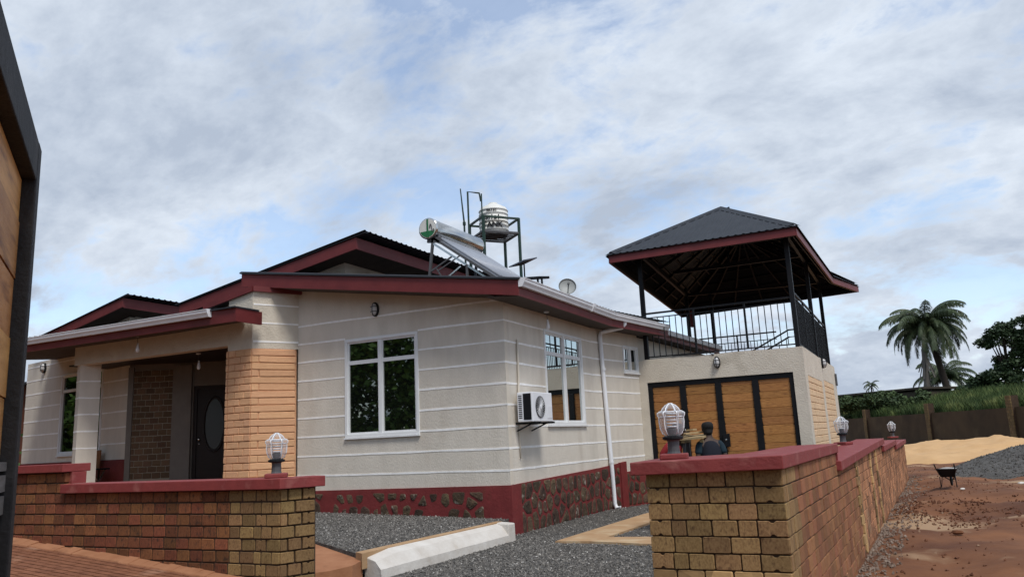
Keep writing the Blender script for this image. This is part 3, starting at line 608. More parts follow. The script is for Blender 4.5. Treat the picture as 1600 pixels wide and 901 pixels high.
# brick panel wall and door recess
PW = Wall((-10.87, 0.25), (-7.6, 1.903))
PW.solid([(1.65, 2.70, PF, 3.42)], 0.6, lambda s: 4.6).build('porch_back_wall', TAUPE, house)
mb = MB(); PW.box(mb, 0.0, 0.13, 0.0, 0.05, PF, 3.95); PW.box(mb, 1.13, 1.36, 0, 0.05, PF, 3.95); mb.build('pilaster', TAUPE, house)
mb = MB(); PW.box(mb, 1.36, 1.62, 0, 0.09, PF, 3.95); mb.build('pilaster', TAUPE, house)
mb = MB(); PW.box(mb, 0.13, 1.13, 0.0, 0.012, 1.12, 3.86); pan = mb.build('brick_panel', MORTL, house)
bb = [brick_mesh('brick', BPORCH, 1, 1, .05, .02, False, 80 + k, .06) for k in range(4)]
zt = 3.86; r_i = 0
while zt - .149 > 1.1:
    cuts = [.13, .22, .445, .67, .895, 1.13] if r_i % 2 else [.13, .335, .56, .785, 1.01, 1.13]
    for a, b in zip(cuts, cuts[1:]): PW.place(rr.choice(bb), 'brick', pan, (a + b) / 2, .026 + rr.uniform(0, .004), zt - .0745, b - a - .018, .132)
    zt -= .149; r_i += 1
mb = MB(); PW.box(mb, 1.65, 2.70, -.12, -.06, PF, 3.42); door = mb.build('door', DARKW, house)
mb = MB(); PW.box(mb, 1.65, 1.73, -.058, -.03, PF, 3.42); PW.box(mb, 2.62, 2.70, -.058, -.03, PF, 3.42); PW.box(mb, 1.73, 2.62, -.058, -.03, 3.34, 3.42); mb.build('door_frame', DARKW, house)
c = PW.P(2.18, -.055, 2.45); d = PW.d
mb = MB(); N = 24; vs = [c + d * (.23 * math.cos(2 * math.pi * k / N)) + V(0, 0, .62 * math.sin(2 * math.pi * k / N)) for k in range(N)]; vs2 = [v + PW.n * .012 for v in vs]
mb.add(vs + vs2, [tuple(range(N, 2 * N))] + [(k, (k + 1) % N, N + (k + 1) % N, N + k) for k in range(N)]); mb.build('oval_glass', OVAL, door)
mb = MB(); pts = [c + PW.n * .01 + d * (.27 * math.cos(2 * math.pi * k / N)) + V(0, 0, .68 * math.sin(2 * math.pi * k / N)) for k in range(N + 1)]; mb.tube(pts, .02, 6, False).build('oval_moulding', DARKW, door, smooth=True)
mb = MB().lathe([(.0, .06), (.035, .055), (.04, .03), (.02, .0)], PW.P(1.80, -.058, 2.08), 10, axis=PW.n); mb.build('handle', CHROME, door, smooth=True)
mb = MB().lathe([(.0, .02), (.02, .018), (.02, .0)], PW.P(1.80, -.058, 1.97), 10, axis=PW.n); mb.build('lock', CHROME, door, smooth=True)
Wall((-7.6, 1.903), (-5.2, 1.903)).solid([], 0.6, lambda s: 4.6).build('porch_back_wall', BEIGE, house)
MB().box((-5.3, 0.2, 0.6), (-5.1, 1.9, 4.6)).build('porch_side_wall', BEIGE, house)
MB().box((-12.0, -0.62, 4.02), (-5.6, 1.9, 4.05)).build('porch_ceiling', DARKW, house)
# porch lean-to roof
mb = corr(MB(), lambda s: V(-15.2 + s, -1.70, 4.645), lambda s: V(-15.2 + s, 1.2, 4.95), 9.25); roofp = mb.build('roof', ROOFM, house)
MB().box((-15.0, -1.625, 4.325), (-5.27, -1.58, 4.60)).build('fascia', FASC, roofp)
MB().box((-5.95, -1.68, 4.602), (-5.25, -1.0, 4.63)).build('verge_trim', ROOFM, roofp)
MB().box((-5.315, -1.58, 4.325), (-5.27, -0.9, 4.60)).build('fascia', FASC, roofp)
gut = MB().extrude(GP, [(-15.0, -1.627, 4.625), (-5.98, -1.627, 4.625)]).build('gutter', WHITE, roofp)
MB().extrude([(0.002, -0.145), (0.08, -0.145), (0.125, -0.055), (0.14, 0.016), (0.002, 0.016)], [(-5.98, -1.627, 4.625), (-5.95, -1.627, 4.625)]).build('end_cap', WHITE, gut)
mb = MB().hexa([(-15, -1.58, 4.36), (-5.75, -1.58, 4.36), (-5.75, -.9, 4.45), (-15, 1.2, 4.60)], [(-15, -1.58, 4.38), (-5.75, -1.58, 4.38), (-5.75, -.9, 4.47), (-15, 1.2, 4.62)]); mb.build('soffit', SOFF, roofp)

# ------------------------------------------------------------------ GARAGE
gar = thing('garage', 'cream flat topped garage with timber gate, beside the house', 'garage', (2.5, 7, 0))
GW = Wall((0.40, 6.95), (4.56, 6.95))
hg = [(0.21, 3.88, 0.0, 3.02)]
gtop = lambda s: 3.62 + 0.012 * math.sin(s * 3) - (0.03 if s < .1 else 0)
mb = MB(); cuts = [0, 0.21] + [0.21 + 3.67 * i / 8 for i in range(1, 9)] + [GW.len]
for a, b in zip(cuts, cuts[1:]):
    if a >= 0.21 - 1e-6 and b <= 3.88 + 1e-6: GW.box(mb, a, b, -.25, 0, 3.02, gtop(a), gtop(b))
    else: GW.box(mb, a, b, -.25, 0, 0, gtop(a), gtop(b))
gf = mb.build('front_wall', CREAM, gar)
GR = Wall((4.56, 6.95), (4.56, 15.9))
pnl = [(0.50, 3.97, 0.3, 2.95), (4.53, 7.75, 0.3, 3.02)]
mb = MB(); GR.box(mb, .25, GR.len, -.25, -.05, 0, 3.62, 3.68)
for a, b, z0, z1 in ((.25, .50, 0, 3.62), (.50, 3.97, 2.95, 3.625), (3.97, 4.53, 0, 3.64), (4.53, 7.75, 3.02, 3.65), (7.75, 8.95, 0, 3.67)): GR.box(mb, a, b, -.05, 0, z0, z1)
for a, b, z0, z1 in pnl: GR.box(mb, a, b, -.05, 0, 0, z0)
mb.build('side_wall', CREAM, gar)
bp_ = [brick_mesh('brick', PEACH, 1, 1, .04, .008, False, 90 + k, .08) for k in range(4)]
for a, b, z0, z1 in pnl:
    mb = MB(); GR.box(mb, a + .004, b - .004, -.05, -.028, z0, z1); p_ = mb.build('brick_panel', PEACH, gar)
    n = int((z1 - z0) / .165); h = (z1 - z0) / n
    for i in range(n):
        z = z0 + (i + .5) * h; off = (i % 2) * .22; x = a + .02 - off
        while x < b - .03:
            x0, x1 = max(a + .02, x), min(b - .02, x + .44)
            if x1 - x0 > .05: GR.place(rr.choice(bp_), 'brick', p_, (x0 + x1) / 2, -.004 + rr.uniform(0, .006), z, x1 - x0 - .008, h - .012)
            x += .44
MB().box((4.57, 15.55, 3.02), (4.62, 15.75, 3.42)).build('vent_box', GREY, gar)
MB().box((0.42, 7.2, 3.30), (4.31, 15.8, 3.45)).build('terrace_slab', CREAM, gar)
MB().box((0.42, 15.6, 0), (4.31, 15.85, 3.5)).build('rear_wall', CREAM, gar)
gate = MB()
G0, G1 = 0.215, 3.875
GW.box(gate, G0, G1, -.16, -.04, 2.89, 3.015); GW.box(gate, G0, G0 + .115, -.161, -.039, 0.02, 2.89); GW.box(gate, G1 - .10, G1, -.161, -.039, .02, 2.89)
cen = [1.13, 2.04, 2.955]
for c_ in cen: GW.box(gate, c_ - .078, c_ + .078, -.162, -.038, .02, 2.89)
GW.box(gate, G0 + .12, G1 - .11, -.15, -.06, .02, .14)
gate = gate.build('gate', BLACK, gar, bevel=0.008)
pwm = [brick_mesh('plank', WOOD, 1, 1, .03, .003, False, 110 + k, .03) for k in range(4)]
ed = [G0 + .115] + [x for c_ in cen for x in (c_ - .078, c_ + .078)] + [G1 - .10]
for a, b in zip(ed[::2], ed[1::2]):
    z = 0.15
    while z < 2.88:
        h = min(rr.choice((.17, .2, .215, .23)), 2.89 - z)
        if h > .04: GW.place(rr.choice(pwm), 'plank', gate, (a + b) / 2, -.075 + rr.uniform(0, .006), z + h / 2, b - a - .004, h - .0015)
        z += h
mb = MB(); GW.box(mb, G0, G1, -.20, -.165, 0, 3.0); mb.build('light_block_sheet', BLACK, gate)  # added behind the planks to stop light showing through the gaps
mb = MB(); GW.box(mb, 2.06, 2.22, -.038, .03, 1.30, 1.62); lk = mb.build('lock_box', BLACK, gate, bevel=.006)
MB().lathe([(0, .02), (.022, .016), (.022, 0)], GW.P(2.135, .03, 1.47), 10, axis=GW.n).build('handle', CHROME, lk)

# ------------------------------------------------------------------ roof pavilion (gazebo) on the garage
paz = thing('roof_pavilion', 'open rooftop pavilion with hipped charcoal roof and black railing', 'pavilion', (2.5, 10, 3.5))
A0, A1, A2, A3, A4 = V(-0.12, 6.45, 6.49), V(4.83, 6.45, 6.49), V(5.03, 14.07, 6.49), V(5.66, 16.64, 6.49), V(-1.15, 18.0, 6.49)
RP, RQ = V(2.36, 10.2, 8.33), V(2.30, 13.6, 8.33)
mb = MB()
def tri_slope(mb, a, b, p, q=None, pitch=0.19, amp=0.018):    # corrugated hip face; eave a->b, top p (or p->q)
    Ln = (b - a).length; N = int(Ln / pitch * 6); u = (b - a).normalized(); vs = []
    sp = (p - a).dot(u); sq = (q - a).dot(u) if q else sp
    up = (p - a) - u * sp
    for i in range(N + 1):
        s = Ln * i / N; r = V(0, 0, ripple(s, pitch, amp))
        if s < sp: t = s / sp
        elif s > sq: t = (Ln - s) / max(Ln - sq, .01)
        else: t = 1
        t = max(0, min(1, t)); e0 = a + u * s
        vs += [e0 + r, e0 + up * t + r]
    return mb.add(vs, [(2 * i, 2 * i + 2, 2 * i + 3, 2 * i + 1) for i in range(N)])
tri_slope(mb, A0, A1, RP)
rf = mb.build('roof', ROOFM, paz)
mb = MB(); tri_slope(mb, A4, A0, RQ, RP); mb.build('roof_slope', ROOFM, rf)
mb = MB()
f2, T2 = polypt([A1, A2, A3]); N = int(T2 / .19 * 6)
vs = []
for i in range(N + 1):
    s = T2 * i / N; r = V(0, 0, ripple(s, .19, .018)); e0 = f2(s); y = min(max(e0.y, 10.2), 13.6)
    t = 1.0
    if e0.y < 10.2: t = (e0.y - A1.y) / (10.2 - A1.y)
    elif e0.y > 13.6: t = (A3.y - e0.y) / (A3.y - 13.6)
    tp = V(2.34, e0.y, 8.33); vs += [e0 + r, e0 + (tp - e0) * max(0, t) + r]
mb.add(vs, [(2 * i, 2 * i + 2, 2 * i + 3, 2 * i + 1) for i in range(N)]); mb.build('roof_slope', ROOFM, rf)
mb = MB(); tri_slope(mb, A3, A4, RQ); mb.build('roof_slope', ROOFM, rf)
for a, b in ((A0, RP), (A1, RP), (RP, RQ), (RQ, A4), (RQ, A3)):
    a, b = (a.lerp(b, .035), b) if abs(a.z - 6.49) < .01 else (a, b.lerp(a, .0) if abs(b.z - 6.49) > .01 else b.lerp(a, .035))
    mb = MB(); d_ = (b - a).normalized(); sd_ = d_.cross(V(0, 0, 1)).normalized()
    drop = 0.10
    o = V(0, 0, .05)
    vs = [a + o, a + o + sd_ * .17 - V(0, 0, drop * .8), a + o - sd_ * .17 - V(0, 0, drop * .8), b + o, b + o + sd_ * .17 - V(0, 0, drop * .8), b + o - sd_ * .17 - V(0, 0, drop * .8)]
    mb.add(vs, [(0, 1, 4, 3), (2, 0, 3, 5)]); mb.build('hip_cap', ROOFM, rf)
FP = [(0.0, -0.22), (0.045, -0.22), (0.045, -0.012), (0.0, -0.012)]
ins = lambda p, x, y: (p.x + x, p.y + y, p.z)
MB().beam((A0.x + .08, A0.y + .06, 6.375), (A1.x - .06, A1.y + .06, 6.375), .045, .21).build('fascia', FASC, rf)
MB().extrude([(-.03, -.22), (.015, -.22), (.015, -.012), (-.03, -.012)], [(A1.x - .05, A1.y + .04, 6.49), (A2.x - .05, A2.y, 6.49), (A3.x - .05, A3.y - .05, 6.49)]).build('fascia', FASC, rf)
MB().beam((A4.x + .1, A4.y - .06, 6.375), (A3.x - .05, A3.y - .06, 6.375), .045, .21).build('fascia', FASC, rf)
MB().beam((A4.x + .1, A4.y - .06, 6.375), (A0.x + .08, A0.y + .08, 6.375), .045, .21).build('fascia', FASC, rf)
for a_, b_ in ((A0, A1), (A1, A2), (A2, A3), (A3, A4), (A4, A0)):
    c_ = V(2.4, 11.5, 0); f_ = lambda p: V(p.x + (.14 if p.x < 2 else -.14), p.y + (.14 if p.y < 11 else -.14), 6.37)
    MB().beam(f_(a_), f_(b_), .03, .21).build('eave_shade_board', BLACK, rf)  # black board added inside the fascia to stand for eave shade
# underside framing
def under(a, b, off=.07): return (a - V(0, 0, off), b - V(0, 0, off))
mids = lambda a, b, t: a + (b - a) * t
faces = [(A0, A1, RP, RP), (A1, A2, RP, RQ), (A4, A0, RQ, RP), (A3, A4, RQ, RQ), (A2, A3, RQ, RQ)]
for a, b, p, q in faces:
    for t in (.12, .26, .40, .54, .68, .82, .95):
        x, y = under(mids(a, p, t), mids(b, q, t)); 
        if (y - x).length > .3: MB().beam(x, y, .05, .06).build('purlin', BLACK, paz)
    n = 6
    for i in range(1, n):
        x, y = under(mids(a, b, i / n), mids(p, q, i / n), .14); x = x.lerp(y, .05); MB().beam(x, y, .05, .09).build('rafter', BLACK, paz)
for a, b in ((A0, RP), (A1, RP), (A2, RQ), (A4, RQ), (A3, RQ)):
    x, y = under(a, b, .16); (x, y) = (x.lerp(y, .05), y) if abs(x.z - 6.33) < .2 else (x, y); MB().beam(x, y, .07, .12).build('hip_rafter', BLACK, paz)
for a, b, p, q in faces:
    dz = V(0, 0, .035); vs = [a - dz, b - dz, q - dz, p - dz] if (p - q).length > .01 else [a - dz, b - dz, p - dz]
    MB().add(vs, [tuple(range(len(vs)))]).build('roof_shade_sheet', ROOF_SHADE, rf)  # added dark sheet under each slope, deepens the shade by colour
# posts and beams
PT = [(0.62, 7.10, 6.6), (4.45, 7.10, 6.6), (4.45, 11.42, 6.75), (4.45, 15.2, 6.7), (0.02, 14.5, 6.8), (0.80, 14.9, 6.6)]
for x, y, z in PT: MB().box((x - .055, y - .055, 3.45 if x > .5 else 3.3), (x + .055, y + .055, z)).build('post', BLACK, paz)
for (x, y, z), (x2, y2, z2) in ((PT[0], PT[1]), (PT[1], PT[2]), (PT[2], PT[3]), (PT[0], PT[4]), (PT[4], PT[3])):
    MB().beam((x, y, 6.56), (x2, y2, 6.56), .08, .10).build('tie_beam', BLACK, paz)
MB().beam((0.62, 10.6, 6.62), (4.45, 10.6, 6.62), .08, .10).build('tie_beam', BLACK, paz)
MB().beam((2.36, 10.6, 6.62), (2.36, 10.6, 8.2), .07, .07).build('king_post', BLACK, paz)
# railings
def rail(p, q, z0, z1, n, parent, thick=(), bars=(0.12,), w=.02, name='railing'):
    p, q = V(*p), V(*q); r = MB()
    r.beam(p + V(0, 0, z1), q + V(0, 0, z1), .05, .045)
    for b in bars: r.beam(p + V(0, 0, z1 - b), q + V(0, 0, z1 - b), .032, .026)
    r.beam(p + V(0, 0, z0), q + V(0, 0, z0), .032, .03)
    ro = r.build(name, BLACK, parent)
    zt = z1 - (bars[0] if bars else 0)
    for i in range(1, n):
        a = p + (q - p) * (i / n); k = .048 if i in thick else w
        MB().box((a.x - k / 2, a.y - k / 2, z0), (a.x + k / 2, a.y + k / 2, (z1 if i in thick else zt))).build('baluster', BLACK, ro)
    return ro
rail((0.66, 7.10, 0), (4.40, 7.10, 0), 3.70, 4.87, 23, paz, (8, 16))
rail((4.45, 7.16, 0), (4.45, 15.2, 0), 3.72, 5.02, 54, paz, (14, 28, 42))
rail((0.30, 14.7, 0), (2.95, 14.7, 0), 4.16, 4.94, 12, paz, (6,), (0.24,))
rail((3.35, 14.7, 0), (4.40, 14.7, 0), 4.22, 4.96, 5, paz, (), (0.24,))
st = MB()
for dz in (0, -.24, -.62): st.beam((2.05, 13.2, 4.05 + dz + .02), (3.35, 14.7, 4.96 + dz), .05, .045)
st.build('stair_rail', BLACK, paz)
for i in range(6):
    t = i / 6 + .1; x, y, z = 2.05 + 1.3 * t, 13.2 + 1.5 * t, 4.07 + .91 * t; MB().box((x - .012, y - .012, z - .62), (x + .012, y + .012, z - .22)).build('baluster', BLACK, paz)
mb = MB().box((0.10, 14.42, 5.38), (0.22, 14.6, 5.95)); mb.build('eave_bracket', FASC, paz)
mb = MB().tube([(1.35, 6.93, 3.665), (1.5, 6.95, 3.66), (1.9, 6.93, 3.66), (2.3, 6.94, 3.66), (2.42, 6.94, 3.6)], .012, 6); mb.build('cable', BLACK, paz)

# ------------------------------------------------------------------ boundary walls
def bwall(thing_, runs, capf, z_lo, pitch=.13, bricks_max=300):
    items = []
    for wl, cutf, matf in runs:
        r_ = 0; zt = capf[1]
        while zt > z_lo:
            for (a, b, nt_) in cutf(r_):
                top = min(zt, capf[0](wl, (a + b) / 2)); bot = zt - pitch
                if top - bot > .035: items.append((wl, a, b, bot, top, nt_, matf(wl, (a + b) / 2, r_)))
            zt -= pitch; r_ += 1
    return items
def lay(items, parent, vis, limit=300, gap=.011):
    kinds = {}
    for m in {i[6][0] for i in items}:
        kinds[m] = ([brick_mesh('brick', m, 1, 1, .07, .012 + gap, False, 200 + k, .02 + gap) for k in range(5)], [brick_mesh('brick', m, 1, 1, .07, .022, True, 230 + k, .045) for k in range(2)])
    def dist(i): return (i[0].P((i[1] + i[2]) / 2, 0, (i[3] + i[4]) / 2) - CAM).length
    items.sort(key=lambda i: (0 if vis(i) else 1, dist(i)))
    rest = {}
    for k, (wl, a, b, z0, z1, nt_, (m, o)) in enumerate(items):
        me = rr.choice(kinds[m][1 if nt_ else 0]); ow = o + rr.uniform(-.004, .004)
        if k < limit: wl.place(me, 'brick', parent, (a + b) / 2, ow, (z0 + z1) / 2, b - a - gap, z1 - z0 - gap * .95)
        else: rest.setdefault(m, []).append((me, wl, (a + b) / 2, ow, (z0 + z1) / 2, b - a - gap, z1 - z0 - gap * .95))
    return rest
def lay_rest(rest, parent, name='far_bricks'):
    verts = []; faces = []; mats = list(rest); mi = []
    for k, m in enumerate(mats):
        for me, wl, s, o, z, sx, sz in rest[m]:
            T = Matrix.Translation(wl.P(s, o, z)) @ Matrix.Rotation(wl.ang, 4, 'Z') @ Matrix.Diagonal((sx, 1, sz, 1)); b0 = len(verts)
            verts += [tuple(T @ v.co) for v in me.vertices]
            for p in me.polygons: faces.append(tuple(i + b0 for i in p.vertices)); mi.append(k)
    if not verts: return
    me = bpy.data.meshes.new(name); me.from_pydata(verts, [], faces)
    for m in mats: me.materials.append(m)
    me.polygons.foreach_set('material_index', mi)
    o = put(name, me, parent); o['kind'] = 'stuff'
BYEL2 = pm('ochre_earth_brick_far', (0.34, 0.22, 0.10), (0.24, 0.14, 0.06), 2, 0.9, 0.5, 12, cell=5)
BRIGHT2 = pm('red_earth_brick_far', (0.32, 0.152, 0.074), (0.21, 0.092, 0.045), 1.2, 0.9, 0.5, 12, cell=5, c3=(0.30, 0.19, 0.11), s3=1.1, t3=(0.58, 0.75))
# right wall
rw = thing('boundary_wall', 'right hand boundary wall of red and ochre earth bricks with stepped red coping', 'wall', (5.6, -5, 0))
RF = Wall((4.62, -6.5), (5.74, -6.5)); RL = Wall((5.74, -6.5), (6.40, 15.0))
def rf_cut(r):
    if r % 2: c = [0, .19, .315, .525, .735, .885, 1.12]; return [(a, b, k in (0, 5)) for k, (a, b) in enumerate(zip(c, c[1:]))]
    c = [0, .205, .435, .665, .895, 1.12]; return [(a, b, False) for a, b in zip(c, c[1:])]
segs = [(0.0, 3.62, 1.365, 1.365), (3.62, 11.3, 1.16, 1.275), (11.3, 15.9, 1.125, 1.15), (15.9, 21.5, 1.03, 1.05)]
def capb(wl, s):
    if wl is RF: return 1.365
    for a, b, z0, z1 in segs:
        if a <= s < b: return z0 + (z1 - z0) * (s - a) / (b - a)
    return 1.0
def rl_cut(r):
    out = []; s = 0.0; first = [.10, .06, .14, .11] if r % 2 else [.16, .10, .13]
    for f in first: out.append((s, s + f, False)); s += f
    while s < 21.4: b = min(s + .21, 21.45); out.append((s, b, False)); s = b
    return out
pil = [(5.55, 5.80), (7.9, 8.1), (9.3, 9.5)]
def rmat(wl, s, r):
    if wl is RF:
        return (BYEL, 0.0)
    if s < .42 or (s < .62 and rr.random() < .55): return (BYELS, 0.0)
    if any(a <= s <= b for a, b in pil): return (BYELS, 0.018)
    return (BRIGHT, 0.0)
items = bwall(rw, [(RF, rf_cut, rmat), (RL, rl_cut, rmat)], (capb, 1.365), -0.2)
rest = lay(items, rw, lambda i: i[4] > (0.62 if i[0] is RF else -0.2 + 0.12 * max(0, 5.5 - (i[1] + i[2]) / 2)))
rest2 = {}
for m, l_ in rest.items(): rest2.setdefault(BYEL2 if m in (BYEL, BYELS) else BRIGHT2, []).extend(l_)
lay_rest(rest2, rw)
mb = MB().box((4.64, -6.48, -.2), (5.70, -5.5, 1.364))
for a, b, z0, z1 in segs: RL.box(mb, max(a, .02), b, -.42, -.012, -.2, z0 - .001, z1 - .001)
mb.build('wall_core', MORT, rw)
cap = MB().prism([(4.515, -6.575), (5.765, -6.575), (5.875, -2.84), (5.33, -2.84), (5.24, -5.45), (4.49, -5.55)], lambda x, y: 1.366 - .018 * (5.765 - x), lambda x, y: 1.474 - .018 * (5.765 - x))
cap.build('coping', CAPM, rw, bevel=.008)
for a, b, z0, z1 in segs[1:]:
    mb = MB(); RL.box(mb, a - .12, b + .1, -.47, .055, z0 + .002, z0 + .115, z1 + .115, z1 + .002); mb.build('coping', CAPM, rw, bevel=.008)
mb = MB()
for s in (3.60, 11.28, 15.88): RL.box(mb, s, s + .03, -.43, .012, capb(RL, s + .05) + .1, capb(RL, s - .05))
mb.build('step_end', CAPM, rw)
# left wall
lwl = thing('boundary_wall', 'left hand boundary wall of dark red bricks with ochre brick end and red coping', 'wall', (-2, -6.4, 0))
LF = Wall((-6.6, -6.5), (0.54, -6.5)); LC = Wall((0.54, -6.5), (0.72, -6.14))
def lf_cut(r):
    out = []; s = LF.len - (.12 if r % 2 else .20); out.append((s, LF.len, False))
    k = 0
    while s > 0.05:
        wv = .205 if s < LF.len - .75 or k % 3 else .15
        if r % 2 and k == 1 and s > LF.len - .9: wv = .11
        a = max(0, s - wv); out.append((a, s, (r % 2 == 0 and k == 0))); s = a; k += 1
    return out
def lc_cut(r): return [(0, .17, False), (.17, LC.len, False)] if r % 2 else [(0, .09, False), (.09, .25, False), (.25, LC.len, True)]
def lcap(wl, s):
    if wl is LF and s < 3.49: return 1.55
    return 1.285
def lmat(wl, s, r):
    if wl is LC or s > LF.len - .72: return (BYEL, 0.0)
    return (BRED, 0.0)
items = bwall(lwl, [(LF, lf_cut, lmat), (LC, lc_cut, lmat)], (lcap, 1.545), 0.1)
items = [i for i in items]
rest = lay(items, lwl, lambda i: i[0] is LC or (i[1] > 2.6 and i[4] > gh(i[1] - 6.6, -6.6)), 300, .018)
lay_rest(rest, lwl)
mb = MB(); LF.box(mb, 0, LF.len - .02, -.3, -.012, -.1, 1.284); LF.box(mb, 0, 3.47, -.1, -.0125, 1.284, 1.549)
mb.prism([(.51, -6.48), (.70, -6.12), (.5, -6.0), (.3, -6.2)], -.1, 1.284); mb.build('wall_core', MORT, lwl)
MB().prism([(-3.09, -6.57), (0.60, -6.57), (0.815, -6.09), (0.52, -5.95), (0.35, -6.16), (-3.09, -6.16)], 1.287, 1.40).build('coping', CAPM, lwl, bevel=.008)
MB().box((-6.6, -6.57, 1.552), (-3.06, -6.18, 1.655)).build('coping', CAPM, lwl, bevel=.008)
MB().box((-3.5, -6.44, 1.402), (-3.055, -6.24, 1.551)).build('step_end', CAPM, lwl)

# white kerb
kerb = MB()
kp = [(0.02, -4.30, .30), (0.06, -3.6, .30), (0.07, -1.2, .30), (0.10, -0.72, .30), (0.30, -0.72, .30)]
def strip(mb, A, B):
    n = len(A); mb.add([V(*p) for p in A] + [V(*p) for p in B], [(i, i + 1, n + i + 1, n + i) for i in range(n - 1)])
ka = []; kb_ = []; kc = []; kd = []
for i in range(25):
    t = i / 24; y = -4.30 + 3.62 * t; x = 0.02 + .05 * t; j = rr.uniform(-.004, .004)
    ends = 0.05 * (1 - min(1, t * 8))
    ka.append((x, y, .315 - ends * 1.2)); kb_.append((x + .16, y - .05, .26 - ends)); kc.append((x + .27 + .02 * t + j, y - .08, .115 + j * .5)); kd.append((x + .285 + .02 * t + j * 1.5, y - .08, -.03))
back = [(a[0] - .05, a[1], -.03) for a in ka]; bt = [(a[0] - .05, a[1], a[2] - .002) for a in ka]
strip(kerb, bt, ka); strip(kerb, ka, kb_); strip(kerb, kb_, kc); strip(kerb, kc, kd); strip(kerb, back, bt)
for i in (0, 24): kerb.add([V(*back[i]), V(*bt[i]), V(*ka[i]), V(*kb_[i]), V(*kc[i]), V(*kd[i])], [(0, 1, 2, 3, 4, 5)])
kerb = tag(kerb.build('kerb', WHITE2, smooth=False), 'white painted concrete kerb running to the house corner', 'kerb')
mb = MB().hexa([(.04, -.80, -.02), (.37, -.86, -.02), (.39, -.64, -.02), (.04, -.60, -.02)], [(.04, -.80, .318), (.36, -.85, .30), (.38, -.64, .30), (.04, -.60, .318)]); mb.build('end_block', WHITE2, kerb, bevel=.02)

# ------------------------------------------------------------------ air conditioner
ac = thing('air_conditioner', 'white split air conditioner outdoor unit on wall bracket', 'air conditioner', (0.2, 0.8, 2.0))
AX0, AX1, AY0, AY1, AZ0, AZ1 = 0.10, 0.42, 0.22, 1.13, 2.02, 2.575
MB().box((AX0, AY0, AZ0), (AX1, AY1, AZ1)).build('casing', WHITE, ac, bevel=.015)
MB().box((AX0 + .13, AY0 - .006, AZ0 + .04), (AX1 - .03, AY0 + .002, AZ1 - .03)).build('side_grille', BLACK, ac)
for i in range(12):
    z = AZ0 + .07 + i * .037; MB().box((AX0 + .03, AY0 - .004, z), (AX0 + .10, AY0 + .002, z + .018)).build('louvre', BLACK, ac)
fc = V(AX1 + .004, AY0 + .33, (AZ0 + AZ1) / 2)
fan = MB().lathe([(.205, 0), (.205, .012), (.19, .012), (.19, .002)], fc, 28, axis=(1, 0, 0)).build('fan_guard', GREY, ac)
MB().lathe([(.192, 0), (.0, .0)], fc + V(.002, 0, 0), 28, axis=(1, 0, 0)).build('fan_recess', FANG, fan)
for k in range(24):
    a = 2 * math.pi * k / 24
    MB().beam(fc + V(.012, .05 * math.cos(a), .05 * math.sin(a)), fc + V(.012, .19 * math.cos(a + .3), .19 * math.sin(a + .3)), .004, .008, (1, 0, 0)).build('guard_bar', WHITE, fan)
MB().lathe([(.045, 0), (.045, .016), (0, .02)], fc + V(.004, 0, 0), 14, axis=(1, 0, 0)).build('hub', WHITE, fan)
MB().box((AX1, AY1 - .25, AZ0 + .06), (AX1 + .006, AY1 - .03, AZ0 + .30)).build('service_cover', WHITE, ac, bevel=.003)
for y in (AY0 + .12, AY1 - .16):
    mb = MB().beam((0.0, y, AZ0 - .02), (AX1 + .10, y, AZ0 - .02), .035, .035); mb.beam((0.02, y, AZ0 - .16), (AX1 * .8, y, AZ0 - .03), .025, .025); mb.build('bracket', BLACK, ac)

# ------------------------------------------------------------------ bulkhead wall lamps
def bulkhead():
    root = thing('wall_lamp', '', 'wall lamp')      # local: wall plane y=0, lamp towards -y
    N = 18
    def ring(rx, rz, y): return [(rx * math.cos(2 * math.pi * k / N), y, rz * math.sin(2 * math.pi * k / N)) for k in range(N)]
    def loft(rs, cap=True):
        mb = MB(); vs = [p for r in rs for p in r]; fs = [(i * N + k, i * N + (k + 1) % N, (i + 1) * N + (k + 1) % N, (i + 1) * N + k) for i in range(len(rs) - 1) for k in range(N)]
        if cap: fs.append(tuple(range((len(rs) - 1) * N, len(rs) * N)))
        return mb.add(vs, fs)
    loft([ring(.085, .15, 0), ring(.085, .15, -.05), ring(.07, .135, -.055)]).build('back_plate', BLACK, root, local=True)
    loft([ring(.066, .125, -.05), ring(.063, .12, -.085), ring(.045, .09, -.115), ring(.02, .04, -.125)]).build('glass', FROST, root, True, local=True)
    for x in (0,): MB().tube([(x, -.05, .145), (x, -.11, .115), (x, -.135, .05), (x, -.135, -.05), (x, -.11, -.115), (x, -.05, -.145)], .007, 6).build('cage_bar', BLACK, root, local=True)
    for z in (-.05, .05): MB().tube([(-.078, -.05, z), (-.06, -.105, z), (0, -.137, z), (.06, -.105, z), (.078, -.05, z)], .007, 6).build('cage_bar', BLACK, root, local=True)
    return root
b0 = bulkhead()
for i, (loc, rz, lab) in enumerate([((-2.98, -.0, 4.50), 0, 'caged oval wall lamp high on the front wall above the four pane window'),
                                    ((-15.72, 1.135, 4.40), LWg.ang, 'caged oval wall lamp under the porch eave at the far left'),
                                    ((2.485, 6.95, 3.40), 0, 'caged oval wall lamp over the timber garage gate'),
                                    ((4.56, 11.4, 3.50), math.pi / 2, 'caged oval wall lamp on the side wall of the garage')]):
    o = b0 if i == 0 else copy_tree(b0)
    o.location = loc; o.rotation_euler = (0, 0, rz); tag(o, lab, 'wall lamp', 'caged bulkhead lamps on the walls')
